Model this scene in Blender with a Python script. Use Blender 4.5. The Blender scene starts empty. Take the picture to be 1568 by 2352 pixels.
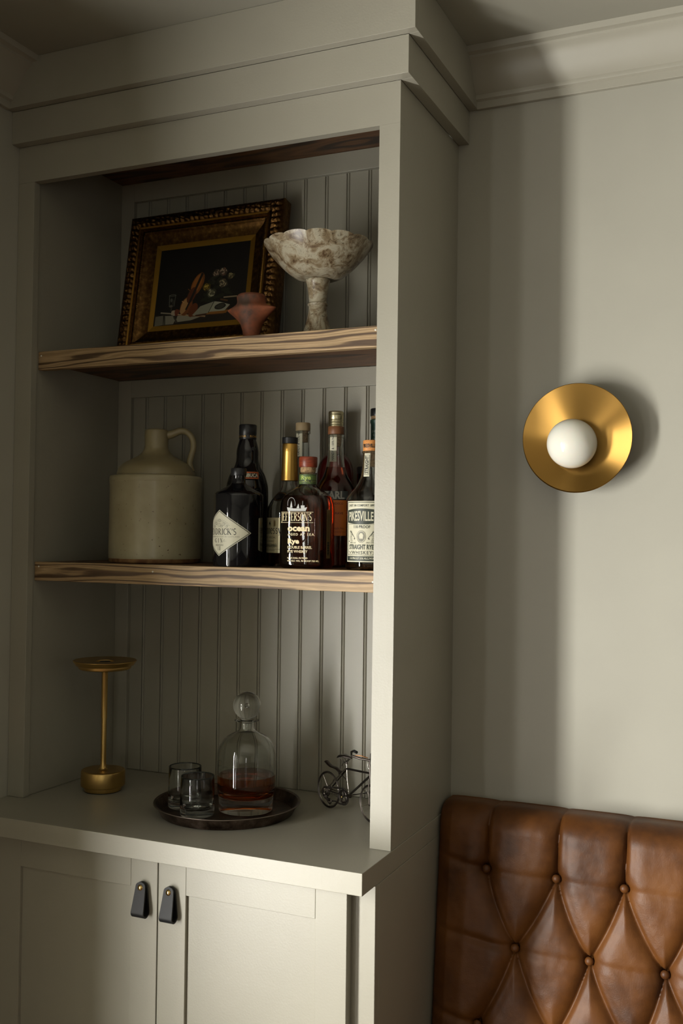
import bpy, bmesh, math, random
from mathutils import Vector, Matrix, noise as mnoise
random.seed(7)
PI = math.pi
SC = bpy.context.scene
COL = SC.collection

# ---------------------------------------------------------------- camera
# X runs right along the cabinet front, Y runs into the room's back wall, Z is up; worktop top = 0, floor = -0.9
cam_d = bpy.data.cameras.new('camera'); cam = bpy.data.objects.new('camera', cam_d); COL.objects.link(cam)
cR = Vector((0.91338, 0.40693, 0.01183)); cU = Vector((-0.00157, -0.02554, 0.99967)); cF = Vector((-0.40710, 0.91310, 0.02269))
M = Matrix.Identity(4)
for i in range(3):
    M[i][0] = cR[i]; M[i][1] = cU[i]; M[i][2] = -cF[i]
M[0][3], M[1][3], M[2][3] = 1.57935, -1.77111, 0.57601
cam.matrix_world = M
cam_d.sensor_fit = 'VERTICAL'; cam_d.sensor_height = 36.0; cam_d.lens = 36.0 * 2368.2 / 2352.0
cam_d.clip_start = 0.02
SC.camera = cam

# ---------------------------------------------------------------- world, lights, exposure
SC.view_settings.view_transform = 'Standard'; SC.view_settings.look = 'None'
SC.view_settings.gamma = 1.0; SC.view_settings.use_curve_mapping = False
SC.view_settings.exposure = -0.04
w = bpy.data.worlds.new('daylight'); SC.world = w; w.use_nodes = True
w.node_tree.nodes['Background'].inputs[0].default_value = (0.62, 0.64, 0.62, 1)
w.node_tree.nodes['Background'].inputs[1].default_value = 0.08

def area(name, loc, toward, sx, sz, power, col, spread=180):
    L = bpy.data.lights.new(name, 'AREA'); L.shape = 'RECTANGLE'; L.size = sx; L.size_y = sz
    L.energy = power; L.color = col; L.spread = math.radians(spread)
    o = bpy.data.objects.new(name, L); COL.objects.link(o); o.location = loc
    o.rotation_euler = Vector(toward).to_track_quat('-Z', 'Y').to_euler()
    return o
# daylight arriving at each window opening, just outside the glass line
WIN_L = [(-1.58, -1.17), (-2.66, -2.04), (-5.10, -3.90)]      # Y spans of the two openings in the left wall
DAY = (1.0, 0.98, 0.93)
area('daylight_left_near', (-0.12, -1.46, 0.0), (1, 0, 0), 0.56, 1.60, 245.0, DAY)
area('daylight_left_far', (-0.12, -2.42, 0.0), (1, 0, 0), 0.74, 1.60, 62.0, DAY)
area('daylight_left_rear', (-0.12, -4.55, 0.0), (1, 0, 0), 1.30, 1.60, 108.0, DAY)
area('daylight_front', (3.60, -5.72, 0.05), (0, 1, 0), 0.18, 1.60, 13.0, DAY)
area('daylight_right', (6.75, -1.60, 0.05), (-1, 0, 0), 0.45, 1.60, 4.0, DAY)
SC.cycles.max_bounces = 14; SC.cycles.transmission_bounces = 12; SC.cycles.glossy_bounces = 6
SC.cycles.transparent_max_bounces = 12; SC.cycles.diffuse_bounces = 4
SC.cycles.use_denoising = True; SC.cycles.caustics_reflective = False; SC.cycles.caustics_refractive = True
SC.cycles.blur_glossy = 0.6; SC.cycles.sample_clamp_indirect = 2.0

# ---------------------------------------------------------------- materials
def lin(v):
    v /= 255.0
    return v / 12.92 if v <= 0.04045 else ((v + 0.055) / 1.055) ** 2.4
def rgb(r, g, b): return (lin(r), lin(g), lin(b), 1.0)
MATS = {}
def mat(name, col, rough=0.5, metal=0.0, **kw):
    m = bpy.data.materials.new(name); m.use_nodes = True
    b = m.node_tree.nodes['Principled BSDF']
    b.inputs['Base Color'].default_value = col; b.inputs['Roughness'].default_value = rough; b.inputs['Metallic'].default_value = metal
    for k, v in kw.items(): b.inputs[k.replace('_', ' ')].default_value = v
    MATS[name] = m
    return m
def N(m, t, **kw):
    n = m.node_tree.nodes.new(t)
    for k, v in kw.items():
        if hasattr(n, k): setattr(n, k, v)
        else: n.inputs[k.replace('_', ' ')].default_value = v
    return n
def LK(m, a, b): m.node_tree.links.new(a, b)
def BS(m): return m.node_tree.nodes['Principled BSDF']
def coords(m, scale=(1, 1, 1), rot=(0, 0, 0), kind='Object'):
    tc = N(m, 'ShaderNodeTexCoord'); mp = N(m, 'ShaderNodeMapping')
    mp.inputs['Scale'].default_value = scale; mp.inputs['Rotation'].default_value = rot
    LK(m, tc.outputs[kind], mp.inputs[0]); return mp.outputs[0]
def noise(m, vec, scale, detail=3, rough=0.5, dist=0.0):
    n = N(m, 'ShaderNodeTexNoise'); n.inputs['Scale'].default_value = scale; n.inputs['Detail'].default_value = detail
    n.inputs['Roughness'].default_value = rough; n.inputs['Distortion'].default_value = dist
    LK(m, vec, n.inputs['Vector']); return n.outputs['Fac']
def ramp(m, fac, stops, interp='LINEAR'):
    r = N(m, 'ShaderNodeValToRGB'); r.color_ramp.interpolation = interp
    el = r.color_ramp.elements
    while len(el) < len(stops): el.new(0.5)
    for e, (p, c) in zip(el, stops): e.position = p; e.color = c
    LK(m, fac, r.inputs[0]); return r.outputs[0]
def bump(m, h, strength, dist=0.001, prev=None):
    b = N(m, 'ShaderNodeBump'); b.inputs['Strength'].default_value = strength; b.inputs['Distance'].default_value = dist
    LK(m, h, b.inputs['Height'])
    if prev is not None: LK(m, prev, b.inputs['Normal'])
    return b.outputs[0]
def g(v): return (v, v, v, 1)

def paint(name, col, rough=0.5, orange=0.25):
    m = mat(name, col, rough)
    v = coords(m)
    h = bump(m, noise(m, v, 260, 3), orange, 0.0006)
    h = bump(m, noise(m, v, 22, 2), 0.12, 0.002, h)
    LK(m, h, BS(m).inputs['Normal'])
    f = noise(m, v, 5, 3)
    c0 = tuple(x * 0.96 for x in col[:3]) + (1,); c1 = tuple(min(1, x * 1.03) for x in col[:3]) + (1,)
    LK(m, ramp(m, f, [(0.3, c0), (0.7, c1)]), BS(m).inputs['Base Color'])
    return m
WALLP = paint('wall_paint', rgb(167, 164, 151), 0.6, 0.2)
CEILP = paint('ceiling_paint', rgb(150, 147, 134), 0.7, 0.15)
CABP = paint('cabinet_paint', rgb(152, 148, 134), 0.38, 0.3)
TRIMP = paint('trim_paint', rgb(164, 160, 146), 0.42, 0.15)

def oak(name, dark, mid, light, scale=1.0, contrast=1.0):
    m = mat(name, mid, 0.55)
    v = coords(m, (1.0, 5.0, 11.0))
    wob = N(m, 'ShaderNodeTexNoise'); wob.inputs['Scale'].default_value = 2.2; wob.inputs['Detail'].default_value = 2
    LK(m, v, wob.inputs['Vector'])
    add = N(m, 'ShaderNodeMixRGB', blend_type='ADD'); add.inputs[0].default_value = 0.65
    LK(m, v, add.inputs[1]); LK(m, wob.outputs['Color'], add.inputs[2])
    wv = N(m, 'ShaderNodeTexWave', bands_direction='Z'); wv.inputs['Scale'].default_value = 2.0 * scale; wv.inputs['Distortion'].default_value = 2.0
    wv.inputs['Detail'].default_value = 3; wv.inputs['Detail Scale'].default_value = 2.0
    LK(m, add.outputs[0], wv.inputs['Vector'])
    c = ramp(m, wv.outputs['Fac'], [(0.0, dark), (0.13, tuple(x * 0.7 + y * 0.3 for x, y in zip(dark, mid))), (0.22, mid), (0.75, light), (1.0, mid)])
    v2 = coords(m, (6, 120, 260)); fine = noise(m, v2, 3.0, 3, 0.7)
    mx = N(m, 'ShaderNodeMixRGB', blend_type='MULTIPLY'); mx.inputs[0].default_value = 0.75
    LK(m, c, mx.inputs[1]); LK(m, ramp(m, fine, [(0.32, g(0.45)), (0.52, g(1.0))]), mx.inputs[2])
    LK(m, mx.outputs[0], BS(m).inputs['Base Color'])
    LK(m, bump(m, fine, 0.25, 0.0006), BS(m).inputs['Normal'])
    return m
OAK = oak('oak_front', rgb(76, 54, 32), rgb(150, 124, 88), rgb(178, 150, 112))
OAKD = oak('oak_dark', rgb(44, 28, 14), rgb(88, 58, 32), rgb(106, 72, 42))
FLOORM = oak('floor_oak', rgb(30, 20, 12), rgb(60, 42, 28), rgb(74, 54, 36), 0.4)

def metal(name, col, rough, aniso=0.0, brush=None, noisy=0.0):
    m = mat(name, col, rough, 1.0)
    if aniso:
        BS(m).inputs['Anisotropic'].default_value = aniso
    if brush:
        v = coords(m, brush); f = noise(m, v, 1.0, 2, 0.6)
        LK(m, bump(m, f, 0.08, 0.0004), BS(m).inputs['Normal'])
    if noisy:
        v = coords(m); f = noise(m, v, 60, 4, 0.6)
        r = N(m, 'ShaderNodeMapRange'); r.inputs['To Min'].default_value = rough - noisy; r.inputs['To Max'].default_value = rough + noisy
        LK(m, f, r.inputs['Value']); LK(m, r.outputs[0], BS(m).inputs['Roughness'])
    return m
BRASS = metal('brushed_brass', (0.56, 0.37, 0.125, 1), 0.34, 0.5, (3, 3, 900))
BRASS2 = metal('satin_brass_dish', (0.39, 0.22, 0.056, 1), 0.34, 0.0)
tg = N(BRASS2, 'ShaderNodeTangent', direction_type='RADIAL', axis='Y'); BS(BRASS2).inputs['Anisotropic'].default_value = 1.0; BS(BRASS2).inputs['Anisotropic Rotation'].default_value = 0.93
LK(BRASS2, tg.outputs[0], BS(BRASS2).inputs['Tangent'])
POLB = metal('polished_brass', (0.78, 0.55, 0.22, 1), 0.12)
STEEL = metal('dark_steel', (0.11, 0.095, 0.085, 1), 0.32, noisy=0.08)
STEELB = metal('bright_steel', (0.45, 0.42, 0.38, 1), 0.22)
GOLDCAP = metal('gold_foil', (0.66, 0.40, 0.10, 1), 0.33)
PALEGOLD = metal('pale_gold_foil', (0.62, 0.56, 0.36, 1), 0.32)
SILVER = metal('silver_print', (0.5, 0.5, 0.5, 1), 0.3)

FRAME = metal('aged_gilt', (0.20, 0.10, 0.025, 1), 0.42)
v = coords(FRAME); f = noise(FRAME, v, 110, 3, 0.5)
LK(FRAME, ramp(FRAME, f, [(0.3, (0.07, 0.034, 0.012, 1)), (0.55, (0.12, 0.062, 0.02, 1)), (0.8, (0.26, 0.14, 0.04, 1))]), BS(FRAME).inputs['Base Color'])
LINER = metal('gilt_liner', (0.60, 0.34, 0.06, 1), 0.42, noisy=0.06)
GILT = metal('gilt_line', (0.62, 0.34, 0.07, 1), 0.3)

LEATH = mat('tan_leather', rgb(150, 92, 42), 0.47, Specular_IOR_Level=0.32)
v = coords(LEATH)
c = ramp(LEATH, noise(LEATH, v, 9, 4, 0.6), [(0.3, rgb(68, 38, 14)), (0.5, rgb(96, 57, 22)), (0.72, rgb(113, 71, 32))])
LK(LEATH, c, BS(LEATH).inputs['Base Color'])
vo = N(LEATH, 'ShaderNodeTexVoronoi'); vo.inputs['Scale'].default_value = 420; LK(LEATH, v, vo.inputs['Vector'])
h = bump(LEATH, vo.outputs['Distance'], 0.25, 0.0004); h = bump(LEATH, noise(LEATH, coords(LEATH, (1, 1, 1)), 45, 5, 0.6), 0.35, 0.0016, h)
LK(LEATH, h, BS(LEATH).inputs['Normal'])
BLK = mat('black_leather', rgb(20, 20, 22), 0.5, Specular_IOR_Level=0.35)
LK(BLK, bump(BLK, noise(BLK, coords(BLK), 500, 3), 0.3, 0.0004), BS(BLK).inputs['Normal'])

def glass(name, col=(1, 1, 1, 1), rough=0.0, ior=1.48):
    return mat(name, col, rough, 0.0, Transmission_Weight=1.0, IOR=ior)
CLEAR = glass('clear_glass', (0.93, 0.95, 0.93, 1))
GREYG = glass('seeded_glass', (0.88, 0.91, 0.91, 1))
v = coords(GREYG, (1, 1, 1)); LK(GREYG, bump(GREYG, noise(GREYG, v, 55, 2), 0.12, 0.0010), BS(GREYG).inputs['Normal'])
BLKG = mat('black_glass', (0.004, 0.004, 0.005, 1), 0.06, Specular_IOR_Level=0.6)
RUBYG = mat('ruby_glass', (0.085, 0.006, 0.006, 1), 0.10, Specular_IOR_Level=0.5)
LK(BLKG, bump(BLKG, noise(BLKG, coords(BLKG, (1, 1, .25)), 40, 1), 0.05, 0.001), BS(BLKG).inputs['Normal'])
RYE = glass('rye_whiskey', (0.54, 0.10, 0.03, 1), 0, 1.36)
AMBER = glass('amber_whiskey', (0.62, 0.22, 0.03, 1), 0, 1.36)
COGNAC = glass('cognac', (0.30, 0.05, 0.02, 1), 0, 1.36)
CORK = mat('cork', rgb(160, 130, 92), 0.85)
LK(CORK, ramp(CORK, noise(CORK, coords(CORK), 220, 4, 0.7), [(0.35, rgb(110, 82, 52)), (0.55, rgb(166, 136, 98))]), BS(CORK).inputs['Base Color'])
REDW = mat('red_stained_wood', rgb(120, 48, 24), 0.4)
LK(REDW, ramp(REDW, noise(REDW, coords(REDW, (1, 1, 9)), 60, 3), [(0.3, rgb(84, 30, 15)), (0.7, rgb(138, 58, 30))]), BS(REDW).inputs['Base Color'])
BRNW = mat('brown_wood_stopper', rgb(112, 70, 40), 0.5)
ORNC = mat('orange_printed_cork', rgb(196, 130, 66), 0.6)
LK(ORNC, ramp(ORNC, noise(ORNC, coords(ORNC), 300, 2), [(0.3, rgb(150, 92, 44)), (0.42, rgb(200, 134, 70))]), BS(ORNC).inputs['Base Color'])
PLBLK = mat('black_plastic', rgb(22, 22, 24), 0.35)
TEAL = mat('dark_green_foil', rgb(30, 62, 50), 0.4)
GREENL = mat('green_label', rgb(88, 112, 56), 0.5)
IVORY = mat('ivory_paper', rgb(200, 196, 172), 0.55)
CREAM = mat('cream_paper', rgb(200, 190, 150), 0.55)
OCHRE = mat('ochre_strip', rgb(136, 110, 62), 0.5)
ORANGE = mat('orange_paper', rgb(196, 108, 30), 0.5)
INK = mat('black_ink', rgb(34, 36, 32), 0.5)
INKD = mat('dark_green_ink', rgb(48, 54, 46), 0.5)
INKG = mat('grey_ink', rgb(120, 118, 104), 0.5)
WHT = mat('cream_screen_print', rgb(222, 205, 160), 0.5)
WHT2 = mat('silver_screen_print', rgb(170, 170, 164), 0.4)
OPAL = mat('opal_globe_glass', rgb(226, 224, 212), 0.12, Specular_IOR_Level=0.5, Subsurface_Weight=0.15)
STONEW = mat('cream_stoneware', rgb(166, 156, 116), 0.3)
v = coords(STONEW)
sp = ramp(STONEW, noise(STONEW, v, 7, 4, 0.6), [(0.3, rgb(146, 136, 106)), (0.7, rgb(178, 170, 140))])
N2 = N(STONEW, 'ShaderNodeMixRGB', blend_type='MULTIPLY'); N2.inputs[0].default_value = 1
LK(STONEW, sp, N2.inputs[1]); LK(STONEW, ramp(STONEW, noise(STONEW, v, 130, 3, 0.6), [(0.27, rgb(120, 96, 70)), (0.34, g(1))]), N2.inputs[2])
LK(STONEW, N2.outputs[0], BS(STONEW).inputs['Base Color'])
LK(STONEW, bump(STONEW, noise(STONEW, v, 30, 3), 0.15, 0.002), BS(STONEW).inputs['Normal'])
STONEB = mat('bare_clay_foot', rgb(128, 88, 48), 0.8)
LK(STONEB, ramp(STONEB, noise(STONEB, coords(STONEB), 40, 3), [(0.35, rgb(96, 60, 34)), (0.65, rgb(146, 112, 70))]), BS(STONEB).inputs['Base Color'])
STONED = mat('tan_glaze_shoulder', rgb(140, 126, 86), 0.3)
LK(STONED, ramp(STONED, noise(STONED, coords(STONED), 9, 4), [(0.3, rgb(122, 110, 80)), (0.7, rgb(152, 141, 108))]), BS(STONED).inputs['Base Color'])
MARB = mat('onyx_marble', rgb(190, 182, 160), 0.3)
v = coords(MARB)
n1 = noise(MARB, v, 26, 6, 0.7, 1.2); n2 = noise(MARB, coords(MARB, (1, 1, 1.6), (0.4, 0.7, 0)), 60, 5, 0.75, 2.0)
c1 = ramp(MARB, n1, [(0.36, rgb(84, 64, 44)), (0.45, rgb(132, 116, 90)), (0.56, rgb(172, 164, 142)), (0.75, rgb(150, 144, 126))])
mx = N(MARB, 'ShaderNodeMixRGB', blend_type='MULTIPLY'); mx.inputs[0].default_value = 0.9
LK(MARB, c1, mx.inputs[1]); LK(MARB, ramp(MARB, n2, [(0.32, rgb(120, 106, 88)), (0.45, g(0.95))]), mx.inputs[2])
mx2 = N(MARB, 'ShaderNodeMixRGB'); LK(MARB, ramp(MARB, noise(MARB, v, 14, 3), [(0.62, g(0)), (0.72, g(0.55))]), mx2.inputs[0])
LK(MARB, mx.outputs[0], mx2.inputs[1]); mx2.inputs[2].default_value = rgb(140, 96, 50)
LK(MARB, mx2.outputs[0], BS(MARB).inputs['Base Color'])
LK(MARB, bump(MARB, n2, 0.12, 0.001), BS(MARB).inputs['Normal'])
TERRA = mat('terracotta', rgb(150, 74, 46), 0.7)
LK(TERRA, ramp(TERRA, noise(TERRA, coords(TERRA), 16, 4, 0.6), [(0.35, rgb(62, 44, 32)), (0.5, rgb(120, 64, 36)), (0.7, rgb(150, 84, 46))]), BS(TERRA).inputs['Base Color'])
TRAYM = metal('tarnished_tray', (0.10, 0.075, 0.06, 1), 0.4)
f = noise(TRAYM, coords(TRAYM), 28, 5, 0.65)
LK(TRAYM, ramp(TRAYM, f, [(0.35, (0.035, 0.022, 0.016, 1)), (0.55, (0.12, 0.085, 0.065, 1)), (0.75, (0.26, 0.20, 0.16, 1))]), BS(TRAYM).inputs['Base Color'])
RR = N(TRAYM, 'ShaderNodeMapRange'); RR.inputs['To Min'].default_value = 0.28; RR.inputs['To Max'].default_value = 0.6
LK(TRAYM, f, RR.inputs['Value']); LK(TRAYM, RR.outputs[0], BS(TRAYM).inputs['Roughness'])
PRINT = mat('painted_canvas', (0.1, 0.1, 0.1, 1), 0.5)
at = N(PRINT, 'ShaderNodeAttribute', attribute_name='Col'); LK(PRINT, at.outputs['Color'], BS(PRINT).inputs['Base Color'])
RUBBER = mat('dark_rubber', rgb(14, 14, 14), 0.6)
WHITEP = mat('white_plastic', rgb(225, 222, 210), 0.4)

# ---------------------------------------------------------------- builders
def link(name, verts, faces, m, parent=None, smooth=False, loc=None, flatang=None):
    me = bpy.data.meshes.new(name)
    me.from_pydata([tuple(v) for v in verts], [], faces); me.validate()
    if m: me.materials.append(m)
    if smooth:
        me.polygons.foreach_set('use_smooth', [True] * len(me.polygons))
        if flatang: me.set_sharp_from_angle(angle=math.radians(flatang))
    o = bpy.data.objects.new(name, me); COL.objects.link(o)
    if parent: o.parent = parent
    if loc: o.location = loc
    return o
def tag(o, label=None, cat=None, group=None, kind=None):
    if label: o['label'] = label
    if cat: o['category'] = cat
    if group: o['group'] = group
    if kind: o['kind'] = kind
    return o
def thing(name, label, cat, loc=(0, 0, 0), rz=0, group=None):
    o = bpy.data.objects.new(name, None); COL.objects.link(o); o.location = loc; o.rotation_euler = (0, 0, rz)
    o.empty_display_size = 0.02
    return tag(o, label, cat, group)
class MB:
    """collects shapes into one mesh"""
    def __init__(s): s.v = []; s.f = []
    def add(s, v, f):
        n = len(s.v); s.v += [tuple(p) for p in v]; s.f += [tuple(i + n for i in q) for q in f]; return s
    def box(s, x0, x1, y0, y1, z0, z1, bev=0.0):
        bm = bmesh.new()
        vs = [bm.verts.new(p) for p in [(x0, y0, z0), (x1, y0, z0), (x1, y1, z0), (x0, y1, z0), (x0, y0, z1), (x1, y0, z1), (x1, y1, z1), (x0, y1, z1)]]
        for q in [(3, 2, 1, 0), (4, 5, 6, 7), (0, 1, 5, 4), (1, 2, 6, 5), (2, 3, 7, 6), (3, 0, 4, 7)]: bm.faces.new([vs[i] for i in q])
        if bev: bmesh.ops.bevel(bm, geom=bm.edges[:], offset=bev, segments=2, affect='EDGES', profile=0.5)
        bm.verts.index_update()
        s.add([v.co[:] for v in bm.verts], [[v.index for v in f.verts] for f in bm.faces]); bm.free(); return s
    def lathe(s, prof, seg=64, sec=None, c=(0, 0, 0)):
        n = len(s.v); rings = []
        for r, z in prof:
            if r < 1e-6: s.v.append((c[0], c[1], c[2] + z)); rings.append([len(s.v) - 1])
            else:
                ring = []
                for k in range(seg):
                    a = 2 * PI * k / seg
                    x, y = sec(a, r, z) if sec else (r * math.cos(a), r * math.sin(a))
                    s.v.append((c[0] + x, c[1] + y, c[2] + z)); ring.append(len(s.v) - 1)
                rings.append(ring)
        for A, B in zip(rings, rings[1:]):
            for k in range(seg):
                k2 = (k + 1) % seg
                if len(A) == 1 and len(B) == 1: break
                if len(A) == 1: s.f.append((A[0], B[k2], B[k]))
                elif len(B) == 1: s.f.append((A[k], A[k2], B[0]))
                else: s.f.append((A[k], A[k2], B[k2], B[k]))
        return s
    def tube(s, pts, r, seg=10, closed=False, cap=True):
        pts = [Vector(p) for p in pts]; n = len(pts); rs = r if isinstance(r, (list, tuple)) else [r] * n
        rings = []; up = None
        for i, p in enumerate(pts):
            if closed: t = (pts[(i + 1) % n] - pts[i - 1])
            else: t = pts[min(i + 1, n - 1)] - pts[max(i - 1, 0)]
            if t.length < 1e-9: t = Vector((0, 0, 1))
            t.normalize()
            if up is None: up = t.orthogonal().normalized()
            else:
                up = up - t * up.dot(t)
                up = up.normalized() if up.length > 1e-6 else t.orthogonal().normalized()
            b = t.cross(up); ring = []
            for k in range(seg):
                a = 2 * PI * k / seg
                s.v.append(tuple(p + (up * math.cos(a) + b * math.sin(a)) * rs[i])); ring.append(len(s.v) - 1)
            rings.append(ring)
        prs = list(zip(rings, rings[1:])) + ([(rings[-1], rings[0])] if closed else [])
        for A, B in prs:
            for k in range(seg): s.f.append((A[k], A[(k + 1) % seg], B[(k + 1) % seg], B[k]))
        if cap and not closed: s.f.append(tuple(reversed(rings[0]))); s.f.append(tuple(rings[-1]))
        return s
    def prism(s, poly, axis, a, b):
        """extrude a closed 2D polygon; axis x: poly=(y,z), axis y: poly=(x,z), axis z: poly=(x,y)"""
        def P(q, t): return (t, q[0], q[1]) if axis == 'x' else (q[0], t, q[1]) if axis == 'y' else (q[0], q[1], t)
        k = len(poly); v = [P(q, a) for q in poly] + [P(q, b) for q in poly]
        f = [(i, (i + 1) % k, k + (i + 1) % k, k + i) for i in range(k)] + [tuple(range(k - 1, -1, -1)), tuple(range(k, 2 * k))]
        return s.add(v, f)
    def fixn(s):
        bm = bmesh.new(); vs = [bm.verts.new(p) for p in s.v]
        for q in s.f:
            try: bm.faces.new([vs[i] for i in q])
            except ValueError: pass
        bmesh.ops.recalc_face_normals(bm, faces=bm.faces[:]); bm.verts.index_update()
        s.v = [v.co[:] for v in bm.verts]; s.f = [[v.index for v in f.verts] for f in bm.faces]; bm.free(); return s
    def go(s, name, m, parent=None, smooth=False, ang=35, loc=None, fix=True):
        if fix: s.fixn()
        return link(name, s.v, s.f, m, parent, smooth, loc, ang if smooth else None)
def bx(name, m, parent, x0, x1, y0, y1, z0, z1, bev=0.0008): return MB().box(x0, x1, y0, y1, z0, z1, bev).go(name, m, parent)
def smoothprof(p, n=6, keep=()):
    """Catmull-Rom through profile points; indices in keep stay hard corners"""
    out = []
    for i in range(len(p) - 1):
        p0 = p[i - 1] if i > 0 and i not in keep else p[i]; p1 = p[i]; p2 = p[i + 1]; p3 = p[i + 2] if i + 2 < len(p) and (i + 1) not in keep else p[i + 1]
        for k in range(n):
            t = k / n
            out.append(tuple(0.5 * ((2 * b) + (-a + c) * t + (2 * a - 5 * b + 4 * c - d) * t * t + (-a + 3 * b - 3 * c + d) * t ** 3) for a, b, c, d in zip(p0, p1, p2, p3)))
    out.append(tuple(p[-1])); return [(max(0.0, q[0]), *q[1:]) for q in out] if len(p[0]) == 2 else out

# lettering: sans from the built-in font, serif from drawn strokes
def sans(s, size, sx=1.0, bold=0.0, align='CENTER', sp=1.0):
    cu = bpy.data.curves.new('t', 'FONT'); cu.body = s; cu.size = size; cu.align_x = align; cu.resolution_u = 2; cu.offset = bold; cu.space_character = sp
    ob = bpy.data.objects.new('t', cu); me = bpy.data.meshes.new_from_object(ob)
    v = [(p.co.x * sx, p.co.y) for p in me.vertices]; f = [tuple(q.vertices) for q in me.polygons]
    bpy.data.objects.remove(ob); bpy.data.curves.remove(cu); bpy.data.meshes.remove(me)
    return v, f
def arc(cx, cy, rx, ry, a0, a1, n=9):
    return [(cx + rx * math.cos(math.radians(a0 + (a1 - a0) * k / n)), cy + ry * math.sin(math.radians(a0 + (a1 - a0) * k / n))) for k in range(n + 1)]
T, t_ = 0.15, 0.05
GL = {  # advance, list of (points, width, serif at start, serif at end)
 'H': (.80, [([(.14, 0), (.14, 1)], T, 1, 1), ([(.64, 0), (.64, 1)], T, 1, 1), ([(.14, .5), (.64, .5)], t_, 0, 0)]),
 'E': (.66, [([(.14, 0), (.14, 1)], T, 1, 1), ([(.1, .97), (.58, .97), (.58, .8)], t_, 0, 0), ([(.14, .5), (.46, .5)], t_, 0, 0), ([(.1, .03), (.6, .03), (.6, .22)], t_, 0, 0)]),
 'F': (.62, [([(.14, 0), (.14, 1)], T, 1, 1), ([(.1, .97), (.56, .97), (.56, .78)], t_, 0, 0), ([(.14, .5), (.44, .5)], t_, 0, 0)]),
 'N': (.84, [([(.14, 0), (.14, 1)], t_, 1, 1), ([(.16, .98), (.66, .02)], T, 0, 0), ([(.68, 0), (.68, 1)], t_, 0, 1)]),
 'D': (.78, [([(.14, 0), (.14, 1)], T, 1, 1), (arc(.2, .5, .46, .48, 90, -90, 12), 'v', 0, 0)]),
 'R': (.76, [([(.14, 0), (.14, 1)], T, 1, 1), (arc(.2, .75, .34, .23, 90, -90, 10), 'v', 0, 0), ([(.3, .5), (.66, .02)], T * .9, 0, 1)]),
 'I': (.34, [([(.17, 0), (.17, 1)], T, 1, 1)]),
 'C': (.72, [(arc(.42, .5, .34, .49, 42, 318, 16), 'v', 0, 0), ([(.66, .62), (.66, .95)], t_, 0, 0)]),
 'K': (.78, [([(.14, 0), (.14, 1)], T, 1, 1), ([(.2, .42), (.62, .98)], t_, 0, 1), ([(.3, .55), (.68, .02)], T, 0, 1)]),
 'S': (.58, [(arc(.3, .74, .2, .24, 40, 250, 10) + arc(.28, .26, .22, .24, 80, -140, 10), .11, 0, 0)]),
 'J': (.40, [([(.24, 1), (.24, .05), (.2, -.18), (.04, -.24)], T, 1, 0)]),
 'G': (.80, [(arc(.42, .5, .34, .49, 42, 318, 16), 'v', 0, 0), ([(.68, .1), (.68, .42)], T, 0, 1)]),
 'O': (.82, [(arc(.41, .5, .35, .49, 0, 360, 22), 'v', 0, 0)]),
 'n': (.6, [([(.13, 0), (.13, .62)], T, 1, 0), (arc(.3, .4, .17, .22, 180, 0, 8), 'v', 0, 0), ([(.47, .4), (.47, 0)], T, 0, 1)]),
 'e': (.52, [(arc(.27, .31, .2, .31, 0, 310, 14), 'v', 0, 0), ([(.08, .33), (.46, .33)], t_, 0, 0)]),
 's': (.42, [(arc(.21, .46, .13, .15, 40, 250, 8) + arc(.2, .16, .15, .15, 80, -140, 8), .09, 0, 0)]),
 'y': (.56, [([(.1, .6), (.29, .05)], T, 1, 0), ([(.47, .6), (.24, -.18), (.1, -.2)], t_, 1, 0)]),
 "'": (.22, [([(.11, .98), (.08, .68)], .11, 0, 0)]), ' ': (.35, [])}
def stroke(pts, wd):
    v = []; f = []
    for i, (x, y) in enumerate(pts):
        a = pts[max(i - 1, 0)]; b = pts[min(i + 1, len(pts) - 1)]
        dx, dy = b[0] - a[0], b[1] - a[1]; L = math.hypot(dx, dy) or 1; nx, ny = -dy / L, dx / L
        wv = (t_ + (T - t_) * abs(dy / L)) if wd == 'v' else wd
        v += [(x + nx * wv / 2, y + ny * wv / 2), (x - nx * wv / 2, y - ny * wv / 2)]
        if i: f.append((2 * i - 2, 2 * i - 1, 2 * i + 1, 2 * i))
    return v, f
def serif(s, size, sx=1.0, gap=0.06):
    V = []; F = []; x = 0
    for ch in s:
        adv, st = GL[ch]
        for pts, wd, s0, s1 in st:
            items = [stroke(pts, wd)]
            for on, p in ((s0, pts[0]), (s1, pts[-1])):
                if on: yy = p[1] + (.02 if p[1] < .5 else -.02); items.append(([(p[0] - .15, yy - .022), (p[0] + .15, yy - .022), (p[0] + .15, yy + .022), (p[0] - .15, yy + .022)], [(0, 1, 2, 3)]))
            for v, f in items:
                n = len(V); V += [((q[0] + x), q[1]) for q in v]; F += [tuple(i + n for i in q) for q in f]
        x += adv + gap
    return [((q[0] - x / 2) * size * sx, q[1] * size) for q in V], F
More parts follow.
